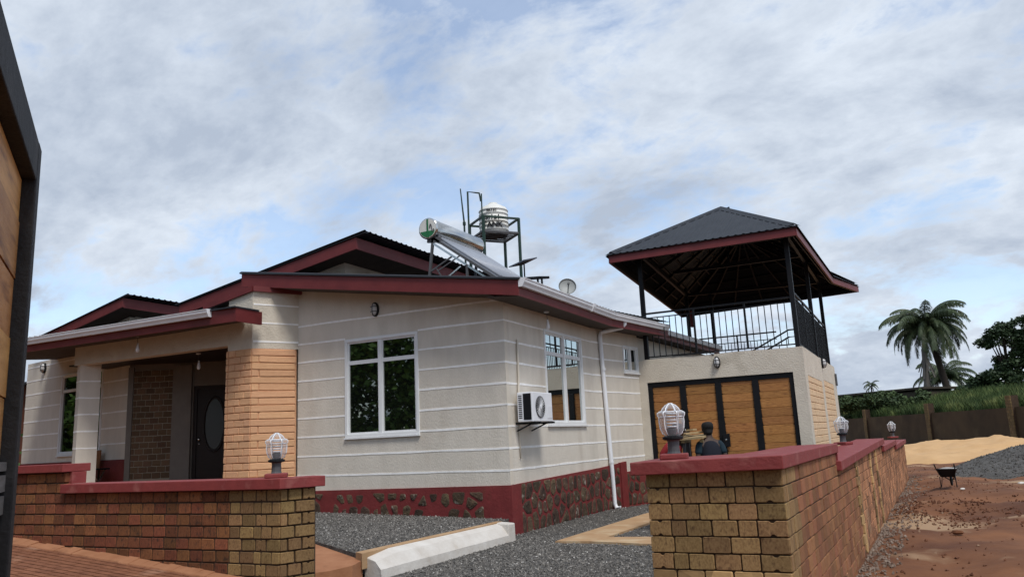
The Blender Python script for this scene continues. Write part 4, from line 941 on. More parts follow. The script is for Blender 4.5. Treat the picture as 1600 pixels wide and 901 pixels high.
# hanging bulbs
def pendant():
    root = thing('pendant_lamp', '', 'lamp')
    MB().lathe([(.055, 0), (.055, -.02), (.012, -.03)], n=12).build('ceiling_rose', WHITE, root, local=True)
    MB().tube([(0, 0, -.02), (.01, .01, -.2)], .006, 6).build('cord', GREY, root, local=True)
    MB().lathe([(.018, -.17), (.02, -.22), (.035, -.27), (.042, -.33), (.03, -.37), (0, -.385)], (.01, .01, 0), 12).build('bulb', WHITE, root, True, local=True)
    return root
p0 = pendant()
for i, (loc, lab) in enumerate([((0.22, 1.55, 4.285), 'white pendant bulb under the eave above the right window'),
                                ((-8.75, -1.2, 4.42), 'white pendant bulb hanging before the porch beam'), ((-7.92, -.2, 4.02), 'pendant bulb hanging in the dark porch near the door')]):
    o = p0 if i == 0 else copy_tree(p0); o.location = loc; tag(o, lab, 'lamp', 'pendant bulbs under the eaves')

# ------------------------------------------------------------------ post lamps on the walls
def globe_lamp():
    root = thing('post_lamp', '', 'lamp')
    MB().prism([(-.125, -.125), (.125, -.125), (.125, .125), (-.125, .125)], 0, .055).build('base_block', CAPM, root, local=True, bevel=.012)
    MB().lathe([(.062, .05), (.055, .075), (.052, .17), (.062, .19)], n=14).build('stem', GREY, root, local=True)
    MB().lathe([(.08, .185), (.095, .195), (.095, .215), (.07, .225)], n=16).build('collar', BLACK, root, local=True)
    prof = [(.055, .215), (.085, .245), (.101, .29), (.108, .34), (.108, .385), (.098, .41)]
    def mod(a, t): return 1 + .03 * math.cos(6 * a) * t
    MB().lathe(prof, n=36, mod=mod).build('globe', CLEAR, root, True, local=True)
    MB().lathe([(.096, .408), (.115, .42), (.118, .445), (.10, .46), (.085, .462)], n=36, mod=lambda a, t: 1 + .07 * math.cos(6 * a)).build('shoulder', CLEAR, root, True, local=True)
    MB().lathe([(.083, .46), (.072, .49), (.048, .515), (.018, .535), (0, .538)], n=24).build('crown', CLEAR, root, True, local=True)
    for k in range(6):
        a = 2 * math.pi * k / 6; c, s = math.cos(a), math.sin(a)
        MB().tube([(c * r, s * r, z) for r, z in ((.058, .222), (.090, .25), (.108, .30), (.115, .36), (.113, .405), (.124, .425), (.125, .448), (.104, .462), (.085, .468), (.072, .495), (.048, .52), (.015, .54), (0, .541))], .0055, 6).build('rib', EDGE, root, True, local=True)
    for z, q in ((.462, .088), (.41, .104)):
        MB().tube([(q * math.cos(t * math.pi / 12), q * math.sin(t * math.pi / 12), z) for t in range(25)], .005, 6, False).build('rim_ring', EDGE, root, True, local=True)
    for i in range(5):
        z = .305 + i * .032; MB().lathe([(.042, z), (.05, z + .008), (.042, z + .018)], n=14).build('bulb_ring', EDGE, root, True, local=True)
    MB().lathe([(.05, .225), (.052, .295), (.03, .305)], n=14).build('lamp_holder', GREY, root, local=True)
    return root
g0 = globe_lamp()
for i, (loc, rz, lab) in enumerate([((4.79, -6.15, 1.456), .2, 'crown shaped glass lamp on the near end of the right wall'),
                                    ((0.35, -6.36, 1.40), .7, 'crown shaped glass lamp on the left wall before the peach column'),
                                    ((5.58, 2.0, 1.35), 1.1, 'crown shaped glass lamp halfway along the right wall'),
                                    ((6.14, 13.2, 1.25), .4, 'small crown shaped glass lamp at the far end of the right wall')]):
    o = g0 if i == 0 else copy_tree(g0); o.location = loc; o.scale = (.96, .96, .90); o.rotation_euler = (0, 0, rz); tag(o, lab, 'lamp', 'crown lamps on the boundary walls')

# ------------------------------------------------------------------ things on the roof
sol = thing('solar_water_heater', 'solar water heater with steel tank and tilted tube collector on the roof', 'water heater', (-2, 1.6, 5))
ta, tb = V(-1.93, 0.44, 6.18), V(-1.93, 2.50, 6.20)
ax = (tb - ta).normalized(); TL = (tb - ta).length
cyl = MB().lathe([(.20, 0), (.232, .01), (.232, .05), (.225, .06), (.225, TL - .05), (.232, TL - .04), (.232, TL), (.2, TL + .01)], ta, 32, axis=ax).build('tank', CHROME, sol, True)
emb = MB().lathe([(.0, -.004), (.205, -.004), (.205, .0)], ta - ax * .003, 24, axis=ax).build('end_disc', TANKM, cyl)
u = ax.cross(V(0, 0, 1)).normalized(); w_ = u.cross(ax).normalized(); dc = ta - ax * .010
MB().beam(dc + w_ * .20, dc - w_ * .20, .035, .02, ax).build('emblem_bar', GREENP, emb)
vs = [dc + u * (.19 * math.cos(a)) + w_ * (.19 * math.sin(a)) for a in [math.pi * 1.10 + i * math.pi * .80 / 10 for i in range(11)]]
MB().add([v - ax * .003 for v in vs], [tuple(range(11))]).build('emblem_green_base', GREENP, emb)
vs = [dc + u * (.05 + .10 * t) + w_ * (.09 * math.sin(t * 6)) for t in [i / 8 for i in range(9)]]
MB().tube(vs, .012, 5).build('emblem_curl', GREY, emb)
c0a, c0b = ta + ax * .12 + V(.10, 0, -.17), tb - ax * .12 + V(.10, 0, -.17)
dn = V(1.50, .0, -1.09)
col = MB().hexa([c0a - V(0, 0, .03), c0b - V(0, 0, .03), c0b + dn - V(0, 0, .03), c0a + dn - V(0, 0, .03)], [c0a, c0b, c0b + dn, c0a + dn]).build('collector', TUBES, sol)
for i in range(16):
    p = c0a + (c0b - c0a) * ((i + .5) / 16) + V(0, 0, .035); MB().tube([p, p + dn], .03, 8).build('tube', TUBES, col, True)
for p in (c0a - ax * .04, c0b + ax * .04):
    MB().beam(p - V(0, 0, .05), p + dn * 1.02 - V(0, 0, .05), .05, .05).build('side_rail', GREY, sol)
    MB().beam(p - V(.02, 0, .16), p + dn * 1.03 - V(.02, 0, .16), .035, .04).build('frame_rail', CHROME, sol)
    MB().beam(V(p.x - .02, p.y, 6.0), V(p.x - .16, p.y, roofA(p.x - .16) + .02), .05, .05).build('frame_leg', GREY, sol)
    MB().beam(p + V(-.16, 0, -.06), p + V(.16, 0, -.10), .05, .12).build('saddle', GREY, sol)
    pm_ = p + dn * .52
    MB().beam(pm_ - V(0, 0, .16), V(pm_.x, p.y, roofA(pm_.x) + .02), .045, .045).build('frame_leg', BLACK if p is c0a else GREY, sol)
    MB().beam(p + V(-.1, 0, -.75), p + dn * .28 - V(0, 0, .2), .03, .03).build('brace', GREY, sol)
pm_ = c0a + dn * .42
MB().beam(V(-1.6, .5, 5.02), V(-1.22, .56, 5.28), .03, .03).build('brace', CHROME, sol)
MB().beam(V(-1.6, .5, 5.02), V(-1.78, .5, 5.30), .02, .02).build('brace', GREY, sol)
MB().beam(V(-1.75, .5, 5.24), V(-1.25, .56, 5.50), .022, .022).build('brace', GREY, sol)

stand = thing('tank_stand', 'dark green steel stand carrying the white water tank', 'stand', (-4, 7.3, 5))
cs = [V(-3.88, 6.55, 0), V(-3.15, 7.45, 0), V(-4.0, 8.15, 0), V(-4.75, 7.25, 0)]
zt_, zp = 8.28, 7.83
for i, c_ in enumerate(cs): MB().beam(c_ + V(0, 0, 5.1), c_ + V(0, 0, zt_ + (.02 if i != 0 else .02)), .07, .07).build('leg', GREENS, stand)
for z in (zt_, zp):
    for i in range(4): MB().beam(cs[i] + V(0, 0, z), cs[(i + 1) % 4] + V(0, 0, z), .055, .055).build('rail', GREENS if z == zt_ else GREY, stand)
for i in range(1, 6): MB().beam(mids(cs[0], cs[3], i / 6) + V(0, 0, zp + .01), mids(cs[1], cs[2], i / 6) + V(0, 0, zp + .01), .05, .035).build('slat', GREY, stand)
MB().tube([(-4.42, 6.62, 7.7), (-4.42, 6.62, 9.15), (-4.12, 6.8, 9.10), (-4.1, 6.85, 8.85)], .03, 8).build('pipe', GREENS, stand)
MB().tube([(-3.95, 6.62, 5.6), (-3.95, 6.62, 9.0)], .022, 8).build('pipe', GREENS, stand)
tank = thing('water_tank', 'white ribbed plastic water tank on the green steel stand', 'water tank', (-3.95, 7.35, 7.86))
prof = [(.42, 7.86)]
for k in range(6): z = 7.88 + k * .125; prof += [(.44, z), (.44, z + .085), (.455, z + .095), (.455, z + .115), (.44, z + .125)]
prof += [(.40, 8.71), (.20, 8.82), (.14, 8.83), (.14, 8.88), (.0, 8.89)]
tk = MB().lathe(prof, (-3.95, 7.35, 0), 32).build('shell', TANKM, tank, True)
def lettering(txt, z, size, spread, name):
    # letters bent round the shell, facing the camera
    base = math.atan2(CAM.y - 7.35, CAM.x + 3.95)
    for i, ch in enumerate(txt):
        if ch == ' ': continue
        cu = bpy.data.curves.new('letter', 'FONT'); cu.body = ch; cu.size = size; cu.extrude = .004; cu.align_x = 'CENTER'; cu.offset = .006; cu.materials.append(INK)
        o = bpy.data.objects.new(name, cu); COL.objects.link(o)
        dg = bpy.context.evaluated_depsgraph_get(); me = bpy.data.meshes.new_from_object(o.evaluated_get(dg)); bpy.data.objects.remove(o)
        o = put(name, me, tk); o.matrix_parent_inverse = WLOC[tank.name].inverted() @ Matrix.Identity(4) if False else Matrix.Identity(4)
        a = base + (i - (len(txt) - 1) / 2) * spread - .10
        o.location = (-3.95 + .462 * math.cos(a), 7.35 + .462 * math.sin(a), z); o.rotation_euler = (math.pi / 2, 0, a + math.pi / 2)
lettering('TANK', 8.02, .24, .36, 'letter')
lettering('Delal', 8.27, .20, .22, 'letter')
lettering('WATER', 8.52, .075, .14, 'letter')
dish = thing('satellite_dish', 'grey satellite dish on the roof edge', 'satellite dish', (-.74, 5.13, 5.1))
dn_ = V(.45, -.85, .3).normalized()
MB().lathe([(0, -.05), (.1, -.04), (.18, -.015), (.225, .02), (.23, .022), (.18, -.005), (.1, -.03), (0, -.04)], (-.74, 5.13, 5.5), 24, axis=dn_).build('reflector', DISHM, dish, True)
MB().tube([(-.74, 5.2, 4.75), (-.74, 5.2, 5.45)], .025, 8).build('mast', GREY, dish)
MB().tube([V(-.74, 5.13, 5.30), V(-.74, 5.13, 5.42) + dn_ * .3], .012, 6).build('feed_arm', GREY, dish)
MB().lathe([(.03, 0), (.03, .06)], V(-.74, 5.13, 5.42) + dn_ * .3, 8, axis=dn_).build('feed_horn', GREY, dish)
sl = thing('solar_lamp', 'small solar panel lamp on a post at the roof edge', 'solar lamp', (-1.64, 4.56, 5))
MB().hexa([(-1.98, 4.3, 6.03), (-1.5, 4.2, 6.12), (-1.32, 4.62, 6.24), (-1.8, 4.75, 6.15)], [(-1.98, 4.3, 6.06), (-1.5, 4.2, 6.15), (-1.32, 4.62, 6.27), (-1.8, 4.75, 6.18)]).build('panel', PV, sl)
MB().tube([(-1.64, 4.5, 5.55), (-1.64, 4.5, 6.1)], .02, 8).build('post', BLACK, sl)
fr = MB()
for a, b in (((-2.0, 4.3, 5.72), (-1.2, 4.5, 5.70)), ((-1.9, 4.7, 5.78), (-1.15, 4.9, 5.76)), ((-2.0, 4.3, 5.72), (-1.9, 4.7, 5.78)), ((-1.2, 4.5, 5.70), (-1.15, 4.9, 5.76)), ((-1.95, 4.5, 5.75), (-1.18, 4.7, 5.73))): fr.beam(a, b, .05, .06)
for p in ((-1.9, 4.4), (-1.3, 4.55), (-1.3, 4.8)): fr.beam((p[0], p[1], 4.9), (p[0], p[1], 5.72), .04, .04)
fr.build('bracket', BLACK, sl)
ant = thing('aerial_pole', 'thin green aerial pole standing beside the tank stand', 'pole', (-4.78, 6.95, 5))
MB().tube([(-4.78, 6.98, 5.2), (-4.78, 6.98, 8.3), (-4.86, 6.95, 9.42)], [.035, .03, .018], 8).build('mast', GREENS, ant)
MB().lathe([(.05, 8.24), (.05, 8.34)], (-4.78, 6.98, 0), 8).build('collar', GREENS, ant)

# ------------------------------------------------------------------ entrance gate leaf (near left)
eg = thing('entrance_gate', 'open entrance gate leaf of pine planks in a black steel frame at left edge', 'gate', (4.414, -11.68, 0))
GD = (0.797, 0.604)
EG = Wall((4.414, -11.68), (4.414 + GD[0] * 2.3, -11.68 - GD[1] * 2.3))    # s from the far stile towards the viewer, outward = left side
sg = -1.0                                                                # visible side is inward of this frame -> use negative offsets
EZ = 2.62
def eb(s0, s1, o0, o1, z0, z1): m_ = MB(); EG.box(m_, s0, s1, o0, o1, z0, z1); return m_
vis_side = -1 if (CAM - EG.P(1, 0, 1.6)).dot(EG.n) < 0 else 1
def gbx(s0, s1, d0, d1, z0, z1):
    m_ = MB(); a, b = (d0, d1) if vis_side > 0 else (-d1, -d0); EG.box(m_, s0, s1, a, b, z0, z1); return m_
gbx(0, .075, -.10, 0, .05, EZ).build('stile', BLACKW, eg, bevel=.004)
gbx(2.19, 2.3, -.10, 0, .05, EZ).build('stile', BLACKW, eg, bevel=.004)
gbx(.075, 2.19, -.10, -.001, EZ - .12, EZ).build('top_rail', BLACKW, eg, bevel=.004)
for z0, z1 in ((1.545, 1.60), (1.605, 1.655), (1.66, 1.69)): gbx(.075, 2.19, -.09, -.03 + .006 * z0, z0, z1 - .006).build('rail_board', WGREY, eg)
gbx(.075, 2.19, -.10, -.085, .1, 1.54).build('lower_sheet', BLACKW, eg)
gbx(.075, 2.19, -.10, -.001, .05, .14).build('bottom_rail', BLACKW, eg)
pz = 1.69; k = 0
pg = [brick_mesh('plank', WOODG, 1, 1, .03, .003, False, 140 + k, .025) for k in range(3)]
while pz < EZ - .13:
    h = min(.17, EZ - .12 - pz); m_ = gbx(.075, 2.19, -.10, -.038 + .003 * (k % 2), pz, pz + h - .004); m_.build('plank', WOODG, eg); pz += h; k += 1

# ------------------------------------------------------------------ porch furniture
ch = thing('chair', 'orange brown wooden chair on the porch behind the dark table', 'chair', (-12.3, -.1, PF))
cx_, cy_ = -12.12, .10
MB().box((cx_ - .22, cy_ - .2, PF + .43), (cx_ + .22, cy_ + .2, PF + .46)).build('seat', CHAIRW, ch)
MB().hexa([(cx_ - .23, cy_ + .16, PF + .72), (cx_ + .23, cy_ + .16, PF + .72), (cx_ + .23, cy_ + .19, PF + .72), (cx_ - .23, cy_ + .19, PF + .72)], [(cx_ - .23, cy_ + .2, PF + 1.22), (cx_ + .23, cy_ + .2, PF + 1.22), (cx_ + .23, cy_ + .23, PF + 1.22), (cx_ - .23, cy_ + .23, PF + 1.22)]).build('backrest', CHAIRW, ch, bevel=.01)
for x in (-.2, .2):
    for y in (-.18, .18): MB().beam((cx_ + x, cy_ + y, PF), (cx_ + x, cy_ + y + (.02 if y > 0 else 0), PF + (.75 if y > 0 else .43)), .035, .035).build('leg', DARKW, ch)
tb_ = thing('folding_table', 'small dark folding table standing on the porch', 'table', (-11.9, -.3, PF))
tx, ty, tz = -11.78, -.02, 1.49
MB().box((tx - .38, ty - .25, tz - .04), (tx + .38, ty + .25, tz)).build('table_top', BLACK, tb_, bevel=.008)
for y in (-.2, .2):
    MB().beam((tx - .3, ty + y, PF), (tx + .25, ty + y, tz - .04), .025, .025).build('leg', GREY, tb_)
    MB().beam((tx + .42, ty + y, PF), (tx - .25, ty + y, tz - .04), .025, .025).build('leg', CHROME, tb_)
cl = thing('cloth_bundle', 'white bundle lying on the dark porch table', 'bundle', (tx - .1, ty, tz))
MB().lathe([(.10, tz), (.12, tz + .05), (.09, tz + .12), (.1, tz + .15), (.04, tz + .2), (0, tz + .21)], (tx - .12, ty, 0), 12, mod=lambda a, t: 1 + .15 * math.cos(3 * a + 4 * t)).build('bundle_body', WHITE, cl, True)
MB().lathe([(.05, tz), (.06, tz + .04), (.02, tz + .07)], (tx + .06, ty - .08, 0), 10).build('bundle_fold', WHITE, cl, True)

# ------------------------------------------------------------------ people and work bench
def skinned(name, pts, edges, mat, parent, sub=2):
    me = bpy.data.meshes.new(name); me.from_pydata([p[:3] for p in pts], edges, []); me.materials.append(mat)
    o = put(name, me, parent, local=True)
    sk = o.modifiers.new('skin', 'SKIN'); sk.use_smooth_shade = True
    for i, p in enumerate(pts):
        v = me.skin_vertices[0].data[i]; v.radius = (p[3], p[4] if len(p) > 4 else p[3]); v.use_root = (i == 0)
    ss = o.modifiers.new('subdiv', 'SUBSURF'); ss.levels = sub; ss.render_levels = sub
    return o
def chain(pts, n0): return [(n0 + i, n0 + i + 1) for i in range(len(pts) - 1)]
def person(label, loc, rz, shirt, sleeve, trouser, lean=.1, arm=((.33, -.02, 1.12), (.38, -.24, .98)), hair_bun=True):
    p = thing('person', label, 'person', loc, None, rz)       # local: faces -y, 1.80 m tall
    L_ = lean
    pts = [(0, 0, .95, .15, .11), (0, -.02 * L_ * 10, 1.15, .135, .10), (0, -.6 * L_, 1.38, .15, .10), (0, -.75 * L_, 1.49, .085, .08), (0, -.85 * L_, 1.56, .075, .075),
           (0, -.95 * L_, 1.66, .085, .10), (0, -.95 * L_, 1.74, .075, .09)]
    ed = chain(pts, 0)
    for sx in (-1, 1):
        n = len(pts); ex, ey = arm
        arm_p = [(sx * .17, -.6 * L_, 1.42, .062), (sx * ex[0] * .8, ex[1], ex[2], .047), (sx * ey[0] * .62, ey[1], ey[2], .034), (sx * ey[0] * .56, ey[1] - .075, ey[2] - .02, .038, .022)]
        pts += arm_p; ed += [(2, n)] + chain(arm_p, n); palm = n + 3; hx, hy, hz = arm_p[3][:3]
        for f in range(4):
            m = len(pts); off = (f - 1.5) * .019; pts += [(hx + sx * off, hy - .045, hz - .008, .009), (hx + sx * off, hy - .075 - .01 * (f in (1, 2)), hz - .03, .008)]; ed += [(palm, m), (m, m + 1)]
        m = len(pts); pts += [(hx - sx * .045, hy - .01, hz, .010), (hx - sx * .055, hy - .045, hz - .012, .009)]; ed += [(palm, m), (m, m + 1)]
        n = len(pts); leg = [(sx * .10, 0, .88, .088), (sx * .11, -.02, .50, .062), (sx * .11, .02, .10, .042), (sx * .115, -.12, .04, .042, .03)]
        pts += leg; ed += [(0, n)] + chain(leg, n)
    skinned('body', pts, ed, SKIN, p)
    # face
    hy = -.95 * L_
    for sx in (-1, 1):
        MB().lathe([(0, .008), (.012, .004), (.014, 0)], (sx * .034, hy - .098, 1.675), 8, axis=(0, -1, 0)).build('eye', TANKM, p, local=True)
        MB().lathe([(.028, -.012), (.03, 0), (.02, .012)], (sx * .088, hy + .01, 1.665), 8, axis=(sx, 0, 0)).build('ear', SKIN, p, local=True)
    MB().hexa([(-.018, hy - .135, 1.625), (.018, hy - .135, 1.625), (.015, hy - .09, 1.625), (-.015, hy - .09, 1.625)], [(-.008, hy - .105, 1.69), (.008, hy - .105, 1.69), (.008, hy - .09, 1.69), (-.008, hy - .09, 1.69)]).build('nose', SKIN, p, local=True)
    MB().box((-.028, hy - .108, 1.593), (.028, hy - .09, 1.605)).build('mouth', HAIR, p, local=True)
    # clothing
    tp = [(0, 0, .84, .20, .165), (0, -.02 * L_ * 10, 1.13, .19, .155), (0, -.55 * L_, 1.36, .215, .16), (0, -.7 * L_, 1.475, .10, .10)]
    te = chain(tp, 0); sl_p = []
    skinned('shirt', tp, te, shirt, p)
    for sx in (-1, 1):
        ex, ey = arm
        skinned('sleeve', [(sx * .12, -.6 * L_, 1.42, .085), (sx * .19, -.6 * L_ * .9 + ex[1] * .1, 1.40, .078), (sx * ex[0] * .72, ex[1] * .8 - .1 * L_, (1.42 + 2 * ex[2]) / 3, .066)], [(0, 1), (1, 2)], sleeve, p)
        skinned('trouser_leg', [(sx * .08, 0, .93, .115), (sx * .11, -.02, .50, .082), (sx * .11, .02, .08, .068)], [(0, 1), (1, 2)], trouser, p)
    hb = [(0, hy + .035, 1.625, .095, .085), (0, hy + .03, 1.69, .118, .118), (0, hy + .025, 1.76, .112, .118), (0, hy + .02, 1.80, .07, .08)]
    if hair_bun: hb = [(0, hy + .11, 1.57, .06, .05)] + hb
    skinned('hair', hb, chain(hb, 0), HAIR, p)
    return p
pa = person('person in a navy and teal top with tied black hair, standing before the garage gate', (3.50, 1.0, 0.06), R_(-150), NAVY, TEAL, JEAN, .18)
pb = person('person in a red shirt bending behind the near wall lamp', (2.66, 1.0, 0.06), R_(75), REDC, REDC, JEAN, .34, hair_bun=False)
wt = thing('trestle_bench', 'timber trestle work bench in the yard beyond the right wall', 'bench', (2.95, 1.2, 0))
for x in (3.0, 3.34):
    for y in (1.0, 1.4):
        MB().beam((x, y + (y - 1.2) * .5, 0), (x, y - (y - 1.2) * .3, 1.56), .05, .05).build('leg', GREY if x < 3.1 else BOARD, wt)
    MB().beam((x, .95, 1.53), (x, 1.45, 1.53), .06, .05).build('cross_piece', BOARD, wt)
MB().hexa([(2.92, .9, 1.55), (3.40, .8, 1.57), (3.42, 1.5, 1.62), (2.92, 1.5, 1.60)], [(2.92, .9, 1.585), (3.40, .8, 1.605), (3.42, 1.5, 1.655), (2.92, 1.5, 1.635)]).build('bench_top', BOARD, wt)
for k, (lab, a, b) in enumerate([('longest loose plank on top of the trestle bench', (2.95, 1.05, 1.66), (3.36, 1.3, 1.69)), ('short loose plank lying across the trestle bench', (2.98, 1.32, 1.72), (3.16, 1.28, 1.735))]):
    tag(MB().beam(a, b, .16, .03).build('plank', BOARD), lab, 'plank', 'loose planks on the bench')

# ------------------------------------------------------------------ wheelbarrow
wb = thing('wheelbarrow', 'dark metal wheelbarrow full of cement on the red ground', 'wheelbarrow', (7.36, 10.0, 0.04), None, R_(82), .70)
# local frame: handles towards -x, wheel at +x
tray = MB()
bt_ = [(-.22, -.19, .36), (.24, -.16, .36), (.24, .16, .36), (-.22, .19, .36)]; tp_ = [(-.40, -.33, .66), (.46, -.28, .64), (.46, .28, .64), (-.40, .33, .66)]
tray.add(bt_ + tp_ + [(x * .96, y * .96, z - .004) for x, y, z in tp_] + [(x * .95, y * .95, z + .02) for x, y, z in bt_], [(3, 2, 1, 0)] + [(i, (i + 1) % 4, 4 + (i + 1) % 4, 4 + i) for i in range(4)] + [(4 + i, 4 + (i + 1) % 4, 8 + (i + 1) % 4, 8 + i) for i in range(4)] + [(8 + i, 8 + (i + 1) % 4, 12 + (i + 1) % 4, 12 + i) for i in range(4)] + [(12, 13, 14, 15)])
tray.build('tray', BLACK, wb, local=True)
mb = MB(); N = 8
vs = []; fs = []
for j in range(N + 1):
    for i in range(N + 1):
        u_, v_ = i / N, j / N; x = -.385 + .83 * u_; hw = .315 - .05 * u_; y = -hw + 2 * hw * v_; vs.append((x, y, .635 + .06 * math.sin(math.pi * u_) * math.sin(math.pi * v_) + .012 * noise.noise(V(x * 9, y * 9, 0))))
for j in range(N):
    for i in range(N): a = j * (N + 1) + i; fs.append((a, a + 1, a + N + 2, a + N + 1))
mb.add(vs, fs).build('cement_fill', CEMENT, wb, True, local=True)
for sy in (-1, 1):
    MB().tube([(.62, sy * .05, .20), (.24, sy * .15, .34), (-.25, sy * .22, .38), (-.55, sy * .29, .62), (-.82, sy * .31, .80)], .018, 8).build('handle', BLACK, wb, True, local=True)
    MB().tube([(-.88, sy * .312, .835), (-.74, sy * .305, .75)], .024, 8).build('grip', RUBBER, wb, local=True)
    MB().tube([(-.10, sy * .2, .36), (-.20, sy * .25, .015), (-.34, sy * .25, .015), (-.36, sy * .25, .39)], .014, 6).build('leg', BLACK, wb, True, local=True)
whl = MB(); N = 20
whl.lathe([(.15, -.035), (.19, -.03), (.20, 0), (.19, .03), (.15, .035)], (.62, 0, .20), N, axis=(0, 1, 0)); whl = whl.build('wheel', RUBBER, wb, True, local=True)
MB().lathe([(0, -.03), (.15, -.022), (.15, .022), (0, .03)], (.62, 0, .20), N, axis=(0, 1, 0)).build('rim', GREY, whl, local=True)

# ------------------------------------------------------------------ heaps
def heap(name, label, cat, cx, cy, rx, ry, h, mat, seed, n=46, rough=.12, rot=0, pw=1.0):
    mb = MB(); vs = []
    for j in range(n + 1):
        for i in range(n + 1):
            u_, v_ = i / n * 2 - 1, j / n * 2 - 1; r = math.hypot(u_, v_); x, y = u_ * rx, v_ * ry
            X = cx + x * math.cos(rot) - y * math.sin(rot); Y = cy + x * math.sin(rot) + y * math.cos(rot)
            k = max(0, 1 - r) ** pw; z = h * k * (1 + .55 * noise.noise(V(X * .35, Y * .35, seed))) + rough * min(1, k * 6) * noise.noise(V(X * 1.6, Y * 1.6, seed + 3)) + .3 * rough * min(1, k * 8) * noise.noise(V(X * 5, Y * 5, seed + 7))
            vs.append((X, Y, z - .12 * (r > 1) - .02))
    fs = [(j * (n + 1) + i, j * (n + 1) + i + 1, (j + 1) * (n + 1) + i + 1, (j + 1) * (n + 1) + i) for j in range(n) for i in range(n)]
    return tag(mb.add(vs, fs).build(name, mat, smooth=True), label, cat)
heap('sand_heap', 'long low heap of ochre building sand before the far wall', 'sand heap', 10.5, 32, 9.5, 9.0, .70, SANDM, 2, 70, .16, 0, .55)
gvh = heap('gravel_heap', 'heap of dark blue grey gravel at the right edge', 'gravel heap', 11.3, 17.2, 3.9, 4.6, 1.25, GRAV, 5, 50, .06, 0, 1.0)
import numpy as np
def chips(name, label, pts, smin, smax, mat, seed):
    rg = np.random.default_rng(seed); P_ = np.array(pts); n = len(P_)
    base = np.array([(1, 0, 0), (-1, 0, 0), (0, 1, 0), (0, -1, 0), (0, 0, 1), (0, 0, -1)], float)
    sc_ = rg.uniform(smin, smax, (n, 1, 1)) * rg.uniform(.55, 1.3, (n, 1, 3)); v = base[None] * sc_ + rg.normal(0, .22, (n, 6, 3)) * sc_.mean(2, keepdims=True)
    an = rg.uniform(0, 6.28, n); tl = rg.uniform(-.7, .7, n); c, s = np.cos(an), np.sin(an); ct, st_ = np.cos(tl), np.sin(tl)
    x = v[..., 0]; y = v[..., 1]; z = v[..., 2]; y2 = y * ct[:, None] - z * st_[:, None]; z2 = y * st_[:, None] + z * ct[:, None]
    v = np.stack([x * c[:, None] - y2 * s[:, None], x * s[:, None] + y2 * c[:, None], z2], 2) + P_[:, None, :]
    tri = np.array([(0, 2, 4), (2, 1, 4), (1, 3, 4), (3, 0, 4), (2, 0, 5), (1, 2, 5), (3, 1, 5), (0, 3, 5)]); f = (tri[None] + (np.arange(n) * 6)[:, None, None]).reshape(-1, 3)
    me = bpy.data.meshes.new(name); me.from_pydata(v.reshape(-1, 3).tolist(), [], f.tolist()); me.materials.append(mat)
    return tag(put(name, me), label, kind='stuff')
def inpoly(x, y, P):
    c = False; j = len(P) - 1
    for i in range(len(P)):
        if (P[i][1] > y) != (P[j][1] > y) and x < (P[j][0] - P[i][0]) * (y - P[i][1]) / (P[j][1] - P[i][1]) + P[i][0]: c = not c
        j = i
    return c
pts = []; rr = random.Random(21)
VB = [(1.22, -0.86), (2.70, -0.97), (3.4, -0.98), (3.4, -0.22), (1.91, -0.27), (1.98, 1.72), (2.1, 4.0), (1.5, 4.6), (1.36, 3.46)]
while len(pts) < 26000:
    x, y = rr.uniform(-.1, 4.6), rr.uniform(-6.5, 6.9) if rr.random() < .5 else rr.uniform(-6, 0)
    if inpoly(x, y, GY) and not inpoly(x, y, VB) and not (x < .36 and y < -.1): pts.append((x, y, rr.uniform(-.002, .010)))
while len(pts) < 40000:
    x, y = rr.uniform(-6, .05), rr.uniform(-4.3, 0)
    if inpoly(x, y, GB): pts.append((x, y, gbz(x, y) + rr.uniform(-.002, .010)))
chips('gravel_chips', 'loose crushed granite chips covering the yard and the raised bed', pts, .008, .021, GRAVS, 1)
pts = []
dgm = gvh.data; vv = [v.co.copy() for v in dgm.vertices]
for _ in range(5000):
    p = rr.choice(dgm.polygons); a = [vv[i] for i in p.vertices]; u_, v_ = rr.random(), rr.random(); q = a[0] * (1 - u_) * (1 - v_) + a[1] * u_ * (1 - v_) + a[2] * u_ * v_ + a[3] * (1 - u_) * v_
    if q.z > .02: pts.append(tuple(q))
chips('heap_chips', 'loose gravel chips on the dark gravel heap', pts, .015, .045, GRAV, 2)
# rubble and clods along the outside of the right wall and over the red soil
pts = []
for _ in range(1500):
    y = rr.uniform(-6, 15) if rr.random() < .7 else rr.uniform(-5, 2); xw = 5.74 + .0307 * (y + 6.5); k = rr.random() ** 2; x = xw + .05 + k * (.45 + .35 * noise.noise(V(y * .6, 0, 4))); pts.append((x, y, gh(x, y) + .01))
chips('mortar_rubble', 'grey mortar droppings and rubble along the foot of the right wall', pts, .008, .030, RUBB, 4)
pts = []
for _ in range(2600):
    y = rr.uniform(-6, 22); x = rr.uniform(6.1, 13)
    if noise.noise(V(x * .8, y * .45, 11)) < rr.uniform(-.35, .3): continue
    x += 0.0; pts.append((x, y, gh(x, y) + .004))
for _ in range(2600):
    y = rr.gauss(4.4, 1.3); x = rr.uniform(6.2, 10.5)
    if noise.noise(V(x * 1.3, y * 1.3, 31)) > rr.uniform(-.3, .2): pts.append((x, y, gh(x, y) + .008))
chips('soil_clods', 'small clods and stones scattered on the red soil', pts, .006, .034, CLOD, 5)
